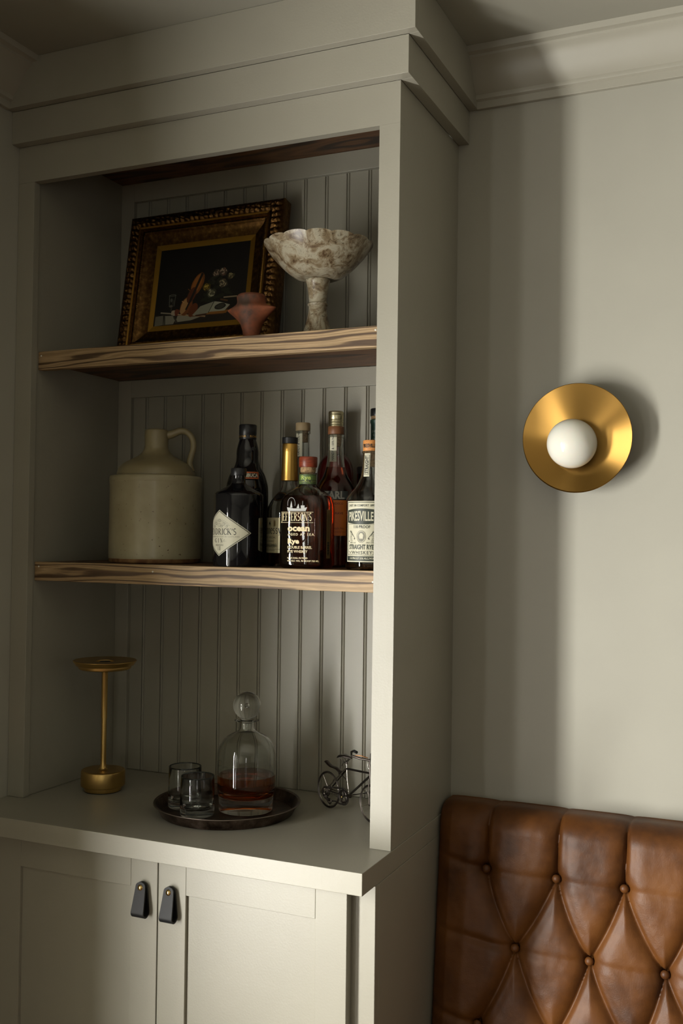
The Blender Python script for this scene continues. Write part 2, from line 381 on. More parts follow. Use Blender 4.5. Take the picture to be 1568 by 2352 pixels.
class Art:
    """flat artwork in (u, v) metres, then wrapped on a surface"""
    def __init__(s): s.v = []; s.f = []
    def put(s, vf, u=0, v=0, fn=None):
        V, F = vf; n = len(s.v)
        for a, b in V:
            a += u; b += v
            if fn: a, b = fn(a, b)
            s.v.append((a, b))
        s.f += [tuple(i + n for i in q) for q in F]; return s
    def rect(s, u0, u1, v0, v1, n=1):
        k = len(s.v)
        for i in range(n + 1):
            a = u0 + (u1 - u0) * i / n; s.v += [(a, v0), (a, v1)]
        for i in range(n): s.f.append((k + 2 * i, k + 2 * i + 2, k + 2 * i + 3, k + 2 * i + 1))
        return s
    def frame(s, u0, u1, v0, v1, w, n=8):
        s.rect(u0, u1, v0, v0 + w, n); s.rect(u0, u1, v1 - w, v1, n); s.rect(u0, u0 + w, v0 + w, v1 - w); s.rect(u1 - w, u1, v0 + w, v1 - w); return s
    def line(s, pts, w): s.put(stroke(pts, w)); return s
    def disc(s, u, v, ru, rv, n=20):
        k = len(s.v); s.v += [(u + ru * math.cos(2 * PI * i / n), v + rv * math.sin(2 * PI * i / n)) for i in range(n)]; s.f.append(tuple(range(k, k + n))); return s
    def ring(s, u, v, ru, rv, w, n=24, a0=0, a1=360): return s.line([(u + ru * math.cos(math.radians(a0 + (a1 - a0) * i / n)), v + rv * math.sin(math.radians(a0 + (a1 - a0) * i / n))) for i in range(n + 1)], w)
    def poly(s, pts):
        k = len(s.v); s.v += list(pts); s.f.append(tuple(range(k, k + len(pts)))); return s
    def wrap(s, name, m, parent, fn): return link(name, [fn(a, b) for a, b in s.v], s.f, m, parent)
def cyl(r, phi, z0, eps=0.0003):
    """u along the girth, phi in degrees from -Y toward +X"""
    def fn(u, v): a = u / r + math.radians(phi); return ((r + eps) * math.sin(a), -(r + eps) * math.cos(a), z0 + v)
    return fn

# ================================================================ the room
FL, CE, BW = -0.9, 1.597, 0.3537
RX, FY = 6.6, -5.6
def struct(o): o['kind'] = 'structure'; return o
struct(bx('floor', FLOORM, None, -0.1, RX + 0.1, FY - 0.1, BW + 0.1, FL - 0.05, FL, 0))
struct(bx('ceiling', CEILP, None, -0.1, RX + 0.1, FY - 0.1, BW + 0.1, CE, CE + 0.05, 0))
struct(bx('wall_back', WALLP, None, 0.0, RX + 0.1, BW, BW + 0.12, FL, CE, 0))
def wall_with_holes(name, axis, a, b, lo, hi, holes, z0, z1):
    """axis x: wall is the slab a..b in X and spans lo..hi in Y"""
    mb = MB(); cur = lo
    def B(p, q, zz0, zz1):
        if axis == 'x': mb.box(a, b, p, q, zz0, zz1)
        else: mb.box(p, q, a, b, zz0, zz1)
    for h0, h1 in sorted(holes):
        B(cur, h0, FL, CE); B(h0, h1, FL, z0); B(h0, h1, z1, CE); cur = h1
    B(cur, hi, FL, CE)
    return struct(mb.go(name, WALLP))
WZ0, WZ1 = -0.78, 0.80
wall_with_holes('wall_left', 'x', -0.09, 0.0, FY, BW + 0.12, WIN_L, WZ0, WZ1)
wall_with_holes('wall_front', 'y', FY - 0.12, FY, 0.0, RX + 0.1, [(3.40, 3.80)], WZ0, WZ1)
wall_with_holes('wall_right', 'x', RX, RX + 0.12, FY, BW, [(-1.80, -1.40)], WZ0, WZ1)
def window(n, axis, face, lo, hi, sgn):
    e = bpy.data.objects.new('window_%d' % n, None); COL.objects.link(e); e['kind'] = 'structure'
    e['label'] = 'white painted sash window letting in daylight'
    def B(name, p, q, d0, d1, z0, z1):
        d0, d1 = face + sgn * d0, face + sgn * d1
        d0, d1 = min(d0, d1), max(d0, d1)
        if axis == 'x': bx(name, TRIMP, e, d0, d1, p, q, z0, z1)
        else: bx(name, TRIMP, e, p, q, d0, d1, z0, z1)
    B('casing', lo - 0.07, lo - .001, 0.002, 0.02, WZ0 - 0.07, WZ1 + 0.07); B('casing', hi + .001, hi + 0.07, 0.002, 0.02, WZ0 - 0.07, WZ1 + 0.07)
    B('casing', lo - .001, hi + .001, 0.002, 0.02, WZ1 + .001, WZ1 + 0.07); B('sill', lo - 0.09, hi + 0.09, 0.002, 0.05, WZ0 - 0.03, WZ0 - .001)
    zm = (WZ0 + WZ1) / 2
    for zz in ((WZ0 + .001, WZ0 + 0.045), (zm - 0.02, zm + 0.02), (WZ1 - 0.04, WZ1 - .001)): B('sash_rail', lo + .03, hi - .03, -0.060, -0.030, *zz)
    B('sash_stile', lo + .001, lo + 0.03, -0.060, -0.030, WZ0 + .001, WZ1 - .001); B('sash_stile', hi - 0.03, hi - .001, -0.060, -0.030, WZ0 + .001, WZ1 - .001)
    return e
window(1, 'x', 0.0, WIN_L[0][0], WIN_L[0][1], 1)
window(2, 'x', 0.0, WIN_L[1][0], WIN_L[1][1], 1)
window(5, 'x', 0.0, WIN_L[2][0], WIN_L[2][1], 1)
window(3, 'y', FY, 3.40, 3.80, 1)
window(4, 'x', RX, -1.80, -1.40, -1)
# crown moulding: (distance from wall, height)
CP = [(0, 1.4925), (.0095, 1.4925), (.0105, 1.4935), (.0115, 1.5075), (.0175, 1.5105), (.0185, 1.5135), (.0185, 1.5195), (.0225, 1.5230), (.0280, 1.5285), (.0345, 1.5360), (.0400, 1.5440), (.0445, 1.5525), (.0490, 1.5610), (.0545, 1.5685), (.0605, 1.5740), (.0660, 1.5775), (.0680, 1.5790), (.0690, 1.5835), (.0710, 1.5845), (.0825, 1.5850), (.0850, 1.5970), (0, 1.5970)]
struct(MB().prism([(BW - d, z) for d, z in CP], 'x', 0.9432, RX - 0.001).go('trim_1', TRIMP, smooth=True, ang=25))
struct(MB().prism([(d + .0005, z) for d, z in CP], 'y', FY + 0.001, -0.0432).go('trim_2', TRIMP, smooth=True, ang=25))
struct(bx('baseboard_back', TRIMP, None, 0.905, RX - .001, BW - 0.016, BW, FL, FL + 0.14))
struct(bx('baseboard_left', TRIMP, None, 0.0, 0.016, FY + .001, -0.15, FL, FL + 0.14))

# ================================================================ built-in display hutch
hutch = thing('display_hutch', 'tall greige built-in bookcase hutch with beadboard back and oak shelves', 'bookcase', (0, 0, 0))
def lean(z): return 0.8957 + 0.0043 * z / 1.4226       # the right-hand side stands a few millimetres out of plumb
def lean_box(name, m, parent, dx0, dx1, y0, y1, z0, z1):
    mb = MB().box(0, 1, y0, y1, z0, z1, 0)
    mb.v = [((lean(p[2]) + (dx1 if p[0] > .5 else dx0)), p[1], p[2]) for p in mb.v]
    o = mb.go(name, m, parent)
    return o
bx('stile', CABP, hutch, 0.0006, 0.0444, 0.0, 0.0184, 0.0005, 1.3427, 0.0006)
lean_box('stile', CABP, hutch, -0.0413, 0.0, 0.0, 0.0184, 0.0005, 1.3427)
mb = MB().box(0, 1, 0.0, 0.0184, 1.3429, 1.4223, 0); mb.v = [(lean(p[2]) if p[0] > .5 else .0006, p[1], p[2]) for p in mb.v]; mb.go('top_rail', CABP, hutch)
bx('side_panel', CABP, hutch, 0.0012, 0.0397, 0.0186, 0.3340, 0.0005, 1.4790)
o = lean_box('side_panel', CABP, hutch, -0.0360, 0.0, 0.0186, BW - .0005, 0.0005, 1.4223)
# frieze and crown fascia boards wrap the front and the right side
mb = MB().box(.0006, 0.9239, -0.0239, -0.0002, 1.4226, 1.4938, .0006); mb.go('frieze_board', CABP, hutch)
bx('frieze_board', CABP, hutch, lean(1.42) + .0004, 0.9239, -0.0001, BW - .0005, 1.4226, 1.4938, .0006)
bx('crown_fascia', CABP, hutch, .0006, 0.9432, -0.0432, -0.0240, 1.4940, CE - .0005, .0006)
bx('crown_fascia', CABP, hutch, 0.9240, 0.9432, -0.0239, BW - .0005, 1.4940, CE - .0005, .0006)
bx('top_board', OAKD, hutch, .0399, lean(1.44) - .0362, 0.0190, 0.3338, 1.4363, 1.4563)
# beadboard: every plank its own piece (face, groove, bead, groove)
PIT = 0.0532
def plank_poly(wd):
    p = [(0, .0030), (.0009, .0030)] + [(.0016 + .0025 - .0025 * math.cos(a), .0022 - .0024 * math.sin(a)) for a in [PI * k / 6 for k in range(7)]] + [(.0074, .0030), (.0082, .0030), (.0090, 0), (wd - .0004, 0), (wd - .0001, .0004), (wd - .0001, .009), (0, .009)]
    return [(a, b) for a, b in p]
x = 0.1120 - 3 * PIT + .0001
pl_me = None
while x < 0.85:
    x0 = max(x, 0.0400); wd = min(PIT, 0.8585 - x)
    if x0 > x: pts = [(max(a, x0 - x), b) for a, b in plank_poly(PIT)]; pts = [q for i, q in enumerate(pts) if i == 0 or q != pts[i - 1]]
    elif wd < PIT: pts = [(min(a, wd), b) for a, b in plank_poly(PIT)]; pts = [q for i, q in enumerate(pts) if i == 0 or q != pts[i - 1]]
    else: pts = None
    if pts is None:
        if pl_me is None:
            o = MB().prism([(a, .3341 + b) for a, b in plank_poly(PIT)], 'z', 0.0006, 1.4355).go('plank', CABP, hutch); pl_me = o.data
        else:
            o = bpy.data.objects.new('plank', pl_me); COL.objects.link(o); o.parent = hutch
        o.location = (x, 0, 0)
    elif wd > .012 and x + PIT > .045:
        o = MB().prism([(a, .3341 + b) for a, b in pts], 'z', 0.0006, 1.4355).go('plank', CABP, hutch); o.location = (x, 0, 0)
    x += PIT
bx('back_stile', CABP, hutch, .0399, .0776, .3222, .3339, .0006, .4685)
bx('back_stile', CABP, hutch, .0399, .0776, .3222, .3339, .5105, .9495)
bx('back_stile', CABP, hutch, .0399, .0776, .3222, .3339, .9740, 1.4360)
bx('back_rail', CABP, hutch, .0778, .8590, .3222, .3339, .9075, .9495)
bx('back_rail', CABP, hutch, .0778, .8610, .3222, .3339, 1.3905, 1.4360)
def screw(p, parent):
    return MB().lathe([(0, .0012), (.0012, .0010), (.0019, .0004), (.0019, -.0005), (0, -.0005)], 12).fixn()
def shelf(zb, zt, lab):
    s = bx('shelf', OAKD, hutch, .0400, lean(zt) - .0363, .0462, .3220, zt - .0232, zt, .0005)
    s['label'] = lab
    n = bx('nosing', OAK, s, .0400, lean(zt) - .0363, .0277, .0460, zb, zt + .0002, .0012)
    n['label'] = 'pale oak front edge with bold dark grain lines'
    return s
s1 = shelf(.9331, .9735, 'upper oak shelf, dark stained beneath'); s2 = shelf(.4690, .5099, 'lower oak shelf below the bottles')
s1.children[0].data = s1.children[0].data
for s, pts in ((s1, [(.0483, .9640), (.8435, .9655)]), (s2, [(.350, .4960), (.8435, .4890), (.0520, .5000)])):
    for px, pz in pts:
        mb = screw(None, None); mb.v = [(px + a, .0277 - c, pz + b) for a, b, c in mb.v]; mb.go('screw', WHITEP, s, smooth=True)

# worktop
wt = tag(MB().box(.0006, .8975, -.1370, .3336, -.0391, 0.0, .0009).go('worktop', CABP), 'thick greige painted worktop projecting above the cabinet doors', 'worktop')

# base cabinet
base = thing('base_cabinet', 'greige shaker base cabinet under the worktop with two doors', 'cabinet', (0, 0, 0))
FF = -.0782
bx('side_panel', CABP, base, .8800, .8985, FF + .0190, BW - .0005, FL + .001, -.0395)
bx('side_panel', CABP, base, .0006, .0190, FF + .0190, BW - .0005, FL + .001, -.0395)
bx('back_panel', CABP, base, .0195, .8795, BW - .012, BW - .0005, FL + .001, -.0395)
bx('bottom_board', CABP, base, .0195, .8795, FF + .0190, BW - .0125, FL + .10, FL + .118)
bx('toe_kick', CABP, base, .0195, .8795, FF + .06, FF + .078, FL + .001, FL + .0995)
bx('face_stile', CABP, base, .0006, .0950, FF, FF + .0185, FL + .001, -.0395)
bx('face_stile', CABP, base, .8440, .8985, FF, FF + .0185, FL + .001, -.0395)
bx('face_rail', CABP, base, .0955, .8435, FF, FF + .0185, -.0800, -.0395)
bx('face_rail', CABP, base, .0955, .8435, FF, FF + .0185, FL + .10, FL + .15)
def door(x0, x1, hx, name_lab):
    d = bx('door', CABP, base, x0 + .0612, x1 - .0612, -.0930, -.0835, FL + .2, -.1062, .0)   # the recessed centre panel carries its frame
    d['label'] = name_lab
    yt = -.1000; yb = FF - .0008
    bx('door_stile', CABP, d, x0, x0 + .0610, yt, yb, FL + .13, -.0420, .0007)
    bx('door_stile', CABP, d, x1 - .0610, x1, yt, yb, FL + .13, -.0420, .0007)
    bx('door_rail', CABP, d, x0 + .0613, x1 - .0613, yt, yb, -.1055, -.0420, .0006)
    bx('door_rail', CABP, d, x0 + .0613, x1 - .0613, yt, yb, FL + .13, FL + .1995, .0006)
    # leather loop pull: a strap folded at the bottom, both ends under one brass stud
    zt, zb = -.0905, -.1555
    mb = MB(); n = 60; pts = []
    L = zt - zb
    for k in range(n + 1):   # front leaf down, round the fold, back leaf up
        t = k / n
        if t < .42: q = t / .42; pts.append((yt - .0095 - .0115 * (q ** 1.3), zt - L * .86 * q, q))
        elif t < .58: q = (t - .42) / .16; a = PI * q; pts.append((yt - .0115 - .0095 * math.cos(a), zt - L * .86 - L * .14 * math.sin(a), 1))
        else: q = 1 - (t - .58) / .42; pts.append((yt - .0020 - .0040 * (1 - q) + 0.0 * q, zt - L * .86 * q, q))
    th = .0016
    vs = []; fs = []
    for i, (y, z, q) in enumerate(pts):
        q = max(0.0, q)
        a = pts[max(i - 1, 0)]; b = pts[min(i + 1, n)]; dy, dz = b[0] - a[0], b[1] - a[1]; l = math.hypot(dy, dz); ny, nz = -dz / l, dy / l
        hw = .0098 + .0042 * min(1, q) ** .8
        if q < .14: hw *= math.sqrt(max(.02, 1 - (1 - q / .14) ** 2))
        for sx_, so in ((-1, -1), (1, -1), (1, 1), (-1, 1)): vs.append((hx + sx_ * hw, y + ny * th * so, z + nz * th * so))
        if i:
            k = 4 * i
            for j in range(4): fs.append((k - 4 + j, k - 4 + (j + 1) % 4, k + (j + 1) % 4, k + j))
    fs += [(0, 1, 2, 3), (4 * n + 3, 4 * n + 2, 4 * n + 1, 4 * n)]
    o = link('strap_pull', vs, fs, BLK, d, True, flatang=40); o['label'] = 'black leather loop pull'
    st = MB().lathe([(0, .0042), (.0030, .0038), (.0052, .0024), (.0062, .0004), (.0062, 0), (.0035, 0), (.0035, -.0150), (0, -.0150)], 24)
    st.v = [(hx + a, yt - .0112 - c, -.1010 + b) for a, b, c in st.v]
    o = st.go('stud', POLB, d, True); o['label'] = 'domed brass stud'
    return d
door(.0670, .4592, .4285, 'left shaker door'); door(.4618, .8535, .4920, 'right shaker door')

# ================================================================ upper shelf
S1, S2 = .9738, .5102
# --- framed painting leaning on the beadboard
tilt = math.atan(.166)
pic = thing('framed_painting', 'dark still life painting in a carved gilt frame leaning on upper shelf', 'painting', (.0993, .2560, S1 + .0001))
pic.rotation_euler = (-tilt, 0, 0)
PW, PH = .4151, .3625; FW = .0745
def fprof(u):   # height of the moulding over its width
    pts = [(0, .030), (.002, .034), (.010, .040), (.024, .041), (.030, .036), (.0315, .039), (.034, .040), (.0365, .036), (.039, .031), (.0405, .033), (.0455, .033), (.0475, .029), (.054, .025), (.062, .022), (.0665, .021), (.0745, .019)]
    for (a, b), (c, d) in zip(pts, pts[1:]):
        if u <= c: return b + (d - b) * (u - a) / (c - a)
    return pts[-1][1]
def orn(u, s, L):
    h = fprof(u); sc = s - L / 2
    if .003 < u < .0305:
        env = math.sin(PI * (u - .003) / .0275) ** .6
        leaf = abs(math.sin(PI * sc / .0135 + 26 * (u - .016) * (1 if sc > 0 else -1))) ** .7
        vein = .35 * math.sin(2 * PI * sc / .0045 + u * 500)
        h += env * .0048 * (leaf - .55 + vein * .3 + .5 * mnoise.noise(Vector((sc * 160, u * 220, L))))
    elif .0405 < u < .0457: h += .0016 * (abs(math.sin(PI * sc / .0052)) - .4) * math.sin(PI * (u - .0405) / .0052)
    return h
us = [0, .001, .0022, .004] + [.004 + .0013 * k for k in range(1, 21)] + [.0312, .0322, .034, .0355, .0368, .039, .0402, .0412, .0424, .0434, .0446, .0458, .0475, .051, .055, .0595, .0665, .0735]
def rail(L, place, name):
    ns = int(L / .0022); vs = []; fs = []; nu = len(us)
    for i in range(ns + 1):
        for u in us:
            s = u + (L - 2 * u) * i / ns
            vs.append(place(s, u, orn(u, s, L)))
    for i in range(ns):
        for j in range(nu - 1): a = i * nu + j; fs.append((a, a + 1, a + nu + 1, a + nu))
    k = len(vs)          # outer edge wall and back
    for i in range(ns + 1): vs.append(place(L * i / ns, 0, 0.0))
    for i in range(ns): fs.append((i * nu, (i + 1) * nu, k + i + 1, k + i))
    mb = MB().add(vs, fs); o = mb.go(name, FRAME, pic, smooth=True, ang=60)
    return o
# local axes: x right, z up, -y toward the viewer; back of frame at y=+.0
rail(PW, lambda s, u, h: (s, -h, u), 'frame_rail'); rail(PW, lambda s, u, h: (s, -h, PH - u), 'frame_rail')
rail(PH, lambda s, u, h: (u, -h, s), 'frame_side'); rail(PH, lambda s, u, h: (PW - u, -h, s), 'frame_side')
def mitre_ring(name, u0, u1, h0, h1, m, thick=0):
    vs = []
    for u, h in ((u0, h0), (u1, h1)): vs += [(u, -h, u), (PW - u, -h, u), (PW - u, -h, PH - u), (u, -h, PH - u)]
    fs = [(i, (i + 1) % 4, 4 + (i + 1) % 4, 4 + i) for i in range(4)]
    return MB().add(vs, fs).go(name, m, pic)
mitre_ring('gilt_line', .0318, .0360, .0408, .0398, GILT); mitre_ring('gilt_line', .0388, .0402, .0338, .0342, GILT)
mitre_ring('liner', .0735, .0865, .0185, .0170, LINER)['label'] = 'flat bright gilt liner'
bx('backing', OAKD, pic, .004, PW - .004, -.012, 0.0, .004, PH - .004, 0)
# canvas: dark still life with a violin, flowers, an open book, a glass and a cloth
cv = bx('canvas', mat('black_canvas', rgb(17, 14, 11), 0.45), pic, .085, PW - .085, -.0165, -.0125, .085, PH - .085, 0)
AV, AF, AC = [], [], []
lay = [0]
def ap(pts, col):
    lay[0] += 1; k = len(AV); yy = -.0166 - lay[0] * .0000025
    AV.extend([(x, yy, z) for x, z in pts]); AF.append(tuple(range(k, k + len(pts)))); AC.append(rgb(*col))
def W2(x, h): return (x - .0993 - .0115, h + .0125)
def blob(x, h, rx, rz, col, rot=0, n=12, j=.15):
    c, s = math.cos(math.radians(rot)), math.sin(math.radians(rot)); cx, cz = W2(x, h); P = []
    for k in range(n):
        a = 2 * PI * k / n; q = 1 + random.uniform(-j, j); ex, ez = rx * q * math.cos(a), rz * q * math.sin(a)
        P.append((cx + ex * c - ez * s, cz + ex * s + ez * c))
    ap(P, col)
def pl(pts, col): ap([W2(*p) for p in pts], col)
def ln(p, q, wd, col):
    v, f = stroke([W2(*p), W2(*q)], wd); ap([v[0], v[1], v[3], v[2]], col)
pl([(.199, .074), (.445, .074), (.445, .094), (.36, .097), (.20, .101)], (34, 26, 18))          # table
pl([(.2005, .074), (.2005, .098), (.222, .099), (.224, .076)], (112, 108, 94)); pl([(.226, .076), (.225, .098), (.248, .097), (.258, .088), (.252, .076)], (138, 134, 118))
pl([(.258, .080), (.262, .096), (.30, .096), (.33, .090), (.30, .082)], (150, 144, 126)); ln((.226, .098), (.229, .076), .003, (50, 46, 38)); ln((.252, .094), (.262, .080), .004, (60, 55, 44))
ln((.214, .1065), (.246, .102), .0032, (150, 140, 120)); blob(.252, .1035, .010, .0075, (176, 160, 138)); blob(.2595, .104, .0065, .009, (112, 52, 30))
ln((.262, .0985), (.338, .0885), .0034, (150, 116, 74)); ln((.262, .0992), (.338, .0892), .0012, (206, 186, 150))
pl([(.300, .0905), (.337, .0905), (.352, .101), (.352, .0905), (.386, .0905), (.402, .1110), (.395, .112)], (70, 40, 22))
# glass
for dx in (-.0085, .0085): ln((.2425 + dx, .147), (.2425 + dx * .75, .120), .0015, (110, 110, 100))
blob(.2425, .1475, .0100, .0022, (128, 128, 116), 0, 14, .02); blob(.2425, .1475, .0080, .0012, (24, 22, 18), 0, 14, .02)
blob(.2405, .136, .0030, .0050, (92, 92, 84)); blob(.2455, .131, .0020, .0060, (60, 60, 54)); blob(.241, .121, .005, .0035, (104, 96, 84)); ln((.2425, .117), (.2425, .108), .0022, (84, 80, 70))
# violin
blob(.3080, .1700, .0150, .0290, (126, 74, 30), -22, 18, .03); blob(.3060, .1700, .0110, .0250, (158, 98, 42), -22, 18, .03)
blob(.2830, .1180, .0160, .0240, (120, 66, 28), -18, 18, .03); blob(.2775, .1180, .0085, .0200, (176, 134, 84), -18, 18, .03)
blob(.2950, .1440, .0105, .0200, (92, 44, 22), -22, 16, .03); ln((.2700, .131), (.278, .126), .0020, (190, 150, 98)); ln((.283, .160), (.290, .155), .0018, (120, 74, 36))
ln((.3190, .196), (.2920, .128), .0062, (26, 22, 18)); ln((.2945, .134), (.2830, .1085), .0045, (20, 16, 12)); blob(.3030, .107, .011, .018, (104, 50, 20), -25, 14, .03)
# leaves and flowers
for (x_, h_, rot) in [(.352, .182, 20), (.345, .170, -30), (.362, .158, 10), (.385, .150, 0), (.340, .146, 40), (.330, .130, 20), (.352, .134, -10), (.372, .136, 15), (.392, .142, -20), (.366, .176, 50), (.335, .138, -40), (.345, .126, 5)]: blob(x_, h_, .012, .0042, (34, 36, 24), rot)
def flower(x_, h_, r, cols):
    blob(x_, h_, r, r * .9, tuple(int(c * .45) for c in cols[0]), 0, 14, .2)
    for k in range(15):
        a = random.uniform(0, 2 * PI); d = random.uniform(.15, .8) * r
        blob(x_ + d * math.cos(a), h_ + d * math.sin(a), r * random.uniform(.18, .34), r * random.uniform(.09, .18), random.choice(cols), math.degrees(a) + 90, 7, .25)
PK = [(150, 128, 108), (120, 84, 66), (172, 154, 130), (88, 60, 48)]
flower(.3560, .192, .0100, PK); flower(.3735, .194, .0120, PK); flower(.3960, .1820, .0095, [(150, 138, 96), (110, 90, 58), (168, 158, 118)])
flower(.3765, .1665, .0125, [(140, 128, 100), (168, 154, 122), (92, 76, 54)]); flower(.3330, .1600, .0110, [(166, 138, 48), (196, 168, 76), (118, 90, 30)])
flower(.3480, .1450, .0125, [(150, 146, 116), (176, 172, 142), (100, 98, 74)]); flower(.351, .172, .007, [(58, 56, 42), (40, 40, 30)])
# book
pl([(.340, .0925), (.3925, .0925), (.398, .100), (.344, .099)], (140, 92, 36)); pl([(.302, .0935), (.3440, .0960), (.357, .1230), (.322, .1140)], (150, 150, 132)); pl([(.3460, .0985), (.388, .0985), (.4010, .1120), (.374, .1205), (.3590, .1230)], (168, 168, 150))
ln((.345, .096), (.358, .1225), .0016, (66, 64, 52)); blob(.3755, .1098, .0150, .0075, (40, 38, 32), 8, 18, .03); blob(.3755, .1098, .011, .005, (64, 62, 52), 8, 14, .2)
ln((.382, .131), (.418, .131), .0032, (156, 140, 112)); ln((.374, .127), (.394, .122), .004, (92, 62, 34))
me = bpy.data.meshes.new('painted_scene'); me.from_pydata(AV, [], AF)
ca = me.color_attributes.new('Col', 'FLOAT_COLOR', 'CORNER'); i = 0
for f_, c_ in zip(AF, AC):
    for _ in f_: ca.data[i].color = c_; i += 1
me.materials.append(PRINT)
o = bpy.data.objects.new('painted_scene', me); COL.objects.link(o); o.parent = cv; o['label'] = 'painted violin, flowers, open book and glass on a cloth'

# --- scalloped marble pedestal bowl
t = thing('pedestal_bowl', 'scalloped cream marble bowl on a tall pedestal, right of the painting', 'bowl', (.6731, .130, S1))
ped = smoothprof([(0, 0), (.0330, 0), (.0335, .006), (.0275, .024), (.0205, .050), (.0185, .068), (.0183, .0705), (.0205, .0725), (.0208, .0752), (.0183, .0775), (.0180, .082), (.0215, .108), (.0250, .1235), (.0235, .1265), (0, .1265)], 4, (1, 6, 7, 8, 9, 13))
MB().lathe(ped, 48).go('pedestal', MARB, t, True, 50)
NL = 14; SEG = 168
bo = smoothprof([(.020, .1262), (.0440, .1290), (.0640, .1420), (.0830, .1600), (.1000, .1800), (.1120, .1985)], 5)
bi = smoothprof([(.1060, .2000), (.0940, .1820), (.0760, .1610), (.0550, .1450), (.0300, .1380), (0, .1370)], 5)
mb = MB(); P_ = bo + bi; no = len(bo); rings = []
for i, (r, z) in enumerate(P_):
    wgt = max(0, (z - .182) / .018) ** 1.6 if z > .182 else 0
    ring = []
    for k in range(SEG):
        a = 2 * PI * k / SEG; s_ = abs(math.sin(NL * a / 2)); rr = r * (1 + .008 * wgt * (s_ - .5)); zz = z + .0048 * wgt * (s_ ** .55 - .7)
        mb.v.append((rr * math.cos(a), rr * math.sin(a), zz)); ring.append(len(mb.v) - 1)
    rings.append(ring)
for A, B in zip(rings, rings[1:]):
    for k in range(SEG): mb.f.append((A[k], A[(k + 1) % SEG], B[(k + 1) % SEG], B[k]))
mb.f.append(tuple(reversed(rings[0])))
mb.go('bowl', MARB, t, True, 60)['label'] = 'wide bowl with a scalloped rim'

# --- small terracotta vessel with a spout
t = thing('terracotta_vase', 'small terracotta vase with flared lugs standing in front of the painting', 'vase', (.5353, .100, S1))
vp = smoothprof([(0, 0), (.0172, 0), (.0174, .012), (.0190, .026), (.0245, .042), (.0320, .058), (.0350, .068), (.0345, .0735), (.0315, .0790), (.0300, .0850), (.0305, .0930), (.0285, .0985), (.0250, .1000), (.0220, .0985), (.0215, .088), (0, .080)], 4, (1,))
def lugs(a, r, z):      # the shoulder is drawn out into two pointed lugs
    b = max(0.0, 1 - abs(z - .0705) / (.034 if z < .0705 else .0095)) ** 1.3 if r > .024 else 0
    c = math.cos(a); return (r * c * (1 + .62 * b * abs(c) ** 5), r * math.sin(a))
MB().lathe(vp, 72, lugs).go('body', TERRA, t, True, 60)
MB().lathe([(.0309, .0925), (.0312, .0940), (.0306, .0955), (.0298, .0945), (.0298, .0930), (.0309, .0925)], 48).go('rim_band', TERRA, t, True, 60)

# ================================================================ lower shelf
# --- stoneware jug
t = thing('stoneware_jug', 'cream stoneware whiskey jug with loop handle, left on the lower shelf', 'jug', (.2575, .170, S2))
MB().lathe([(0, 0), (.0975, 0), (.1000, .0015), (.1008, .004), (.1010, .0098), (0, .0098)], 72).go('foot', STONEB, t, True, 50)['label'] = 'bare brown clay foot'
MB().lathe(smoothprof([(.0995, .0098), (.1012, .0105), (.1018, .030), (.1012, .100), (.1010, .160), (.1016, .176), (.1022, .180), (.1022, .1880), (.0995, .1925), (.0870, .1945), (.0, .1945)], 4, (0, 6, 7, 9)), 72).go('body', STONEW, t, True, 50)
MB().lathe(smoothprof([(.0865, .1945), (.0862, .2000), (.0810, .2120), (.0700, .2220), (.0520, .2320), (.0370, .2410), (.0282, .2530), (.0262, .2640), (.0270, .2860), (.0262, .2950), (.0240, .2980), (.0190, .2985), (.0170, .2950), (.0165, .26), (0, .25)], 4, (0,)), 64).go('shoulder', STONED, t, True, 60)['label'] = 'tan glazed shoulder and neck'
ha = math.radians(24)   # handle leaves the neck toward the right
hp = smoothprof([(.0200, .2860, 0), (.0330, .2880, 0), (.0520, .2955, 0), (.0680, .2930, 0), (.0800, .2790, 0), (.0830, .2600, 0), (.0790, .2420, 0), (.0750, .2260, 0), (.0770, .2120, 0), (.0800, .2040, 0)], 5)
n_ = len(hp); MB().tube([(p[0] * math.cos(ha), p[0] * math.sin(ha), p[1]) for p in hp], [(.0105 - .0035 * min(1, 3 * i / n_)) if i < n_ * .8 else .0068 + .0018 * (i / n_ - .8) / .2 for i in range(n_)], 16).go('handle', STONED, t, True, 60)

# --- bottles
def shell(outer, wall=.0028, floor=.006):
    """closed glass shell from an outer profile that starts at the axis and climbs to the lip"""
    inner = [(max(r - wall, .004), max(z, floor)) for r, z in outer if r > 0]
    inner = inner[::-1]; inner[0] = (inner[0][0], outer[-1][1])
    return outer + inner + [(0, floor)]
def inside(outer, level, wall=.0028, floor=.006, grow=.0002):
    p = [(0, floor - .0001)]; last = None
    for r, z in outer:
        if r <= 0: continue
        rr = max(r - wall, .004) + grow; zz = max(z, floor - .0001)
        if zz > level:
            if last and zz > last[1]: k = (level - last[1]) / (zz - last[1]); p.append((last[0] + (rr - last[0]) * k, level))
            break
        p.append((rr, zz)); last = (rr, zz)
    return p + [(0, level)]
def bottle(label, loc, outer, gm, liquid=None, level=0, group=None, sec=None, seg=56, rz=0, floor=.006):
    t = thing('liquor_bottle', label, 'bottle', loc, rz, 'liquor bottles on the lower shelf')
    if gm.node_tree.nodes['Principled BSDF'].inputs['Transmission Weight'].default_value > .5:
        MB().lathe(shell(outer, floor=floor), seg, sec).go('glass', gm, t, True, 50)
        if liquid: MB().lathe(inside(outer, level, floor=floor), seg, sec).go('liquid', liquid, t, True, 50)
    else: MB().lathe(outer + [(0, outer[-1][1])], seg, sec).go('glass', gm, t, True, 50)
    return t
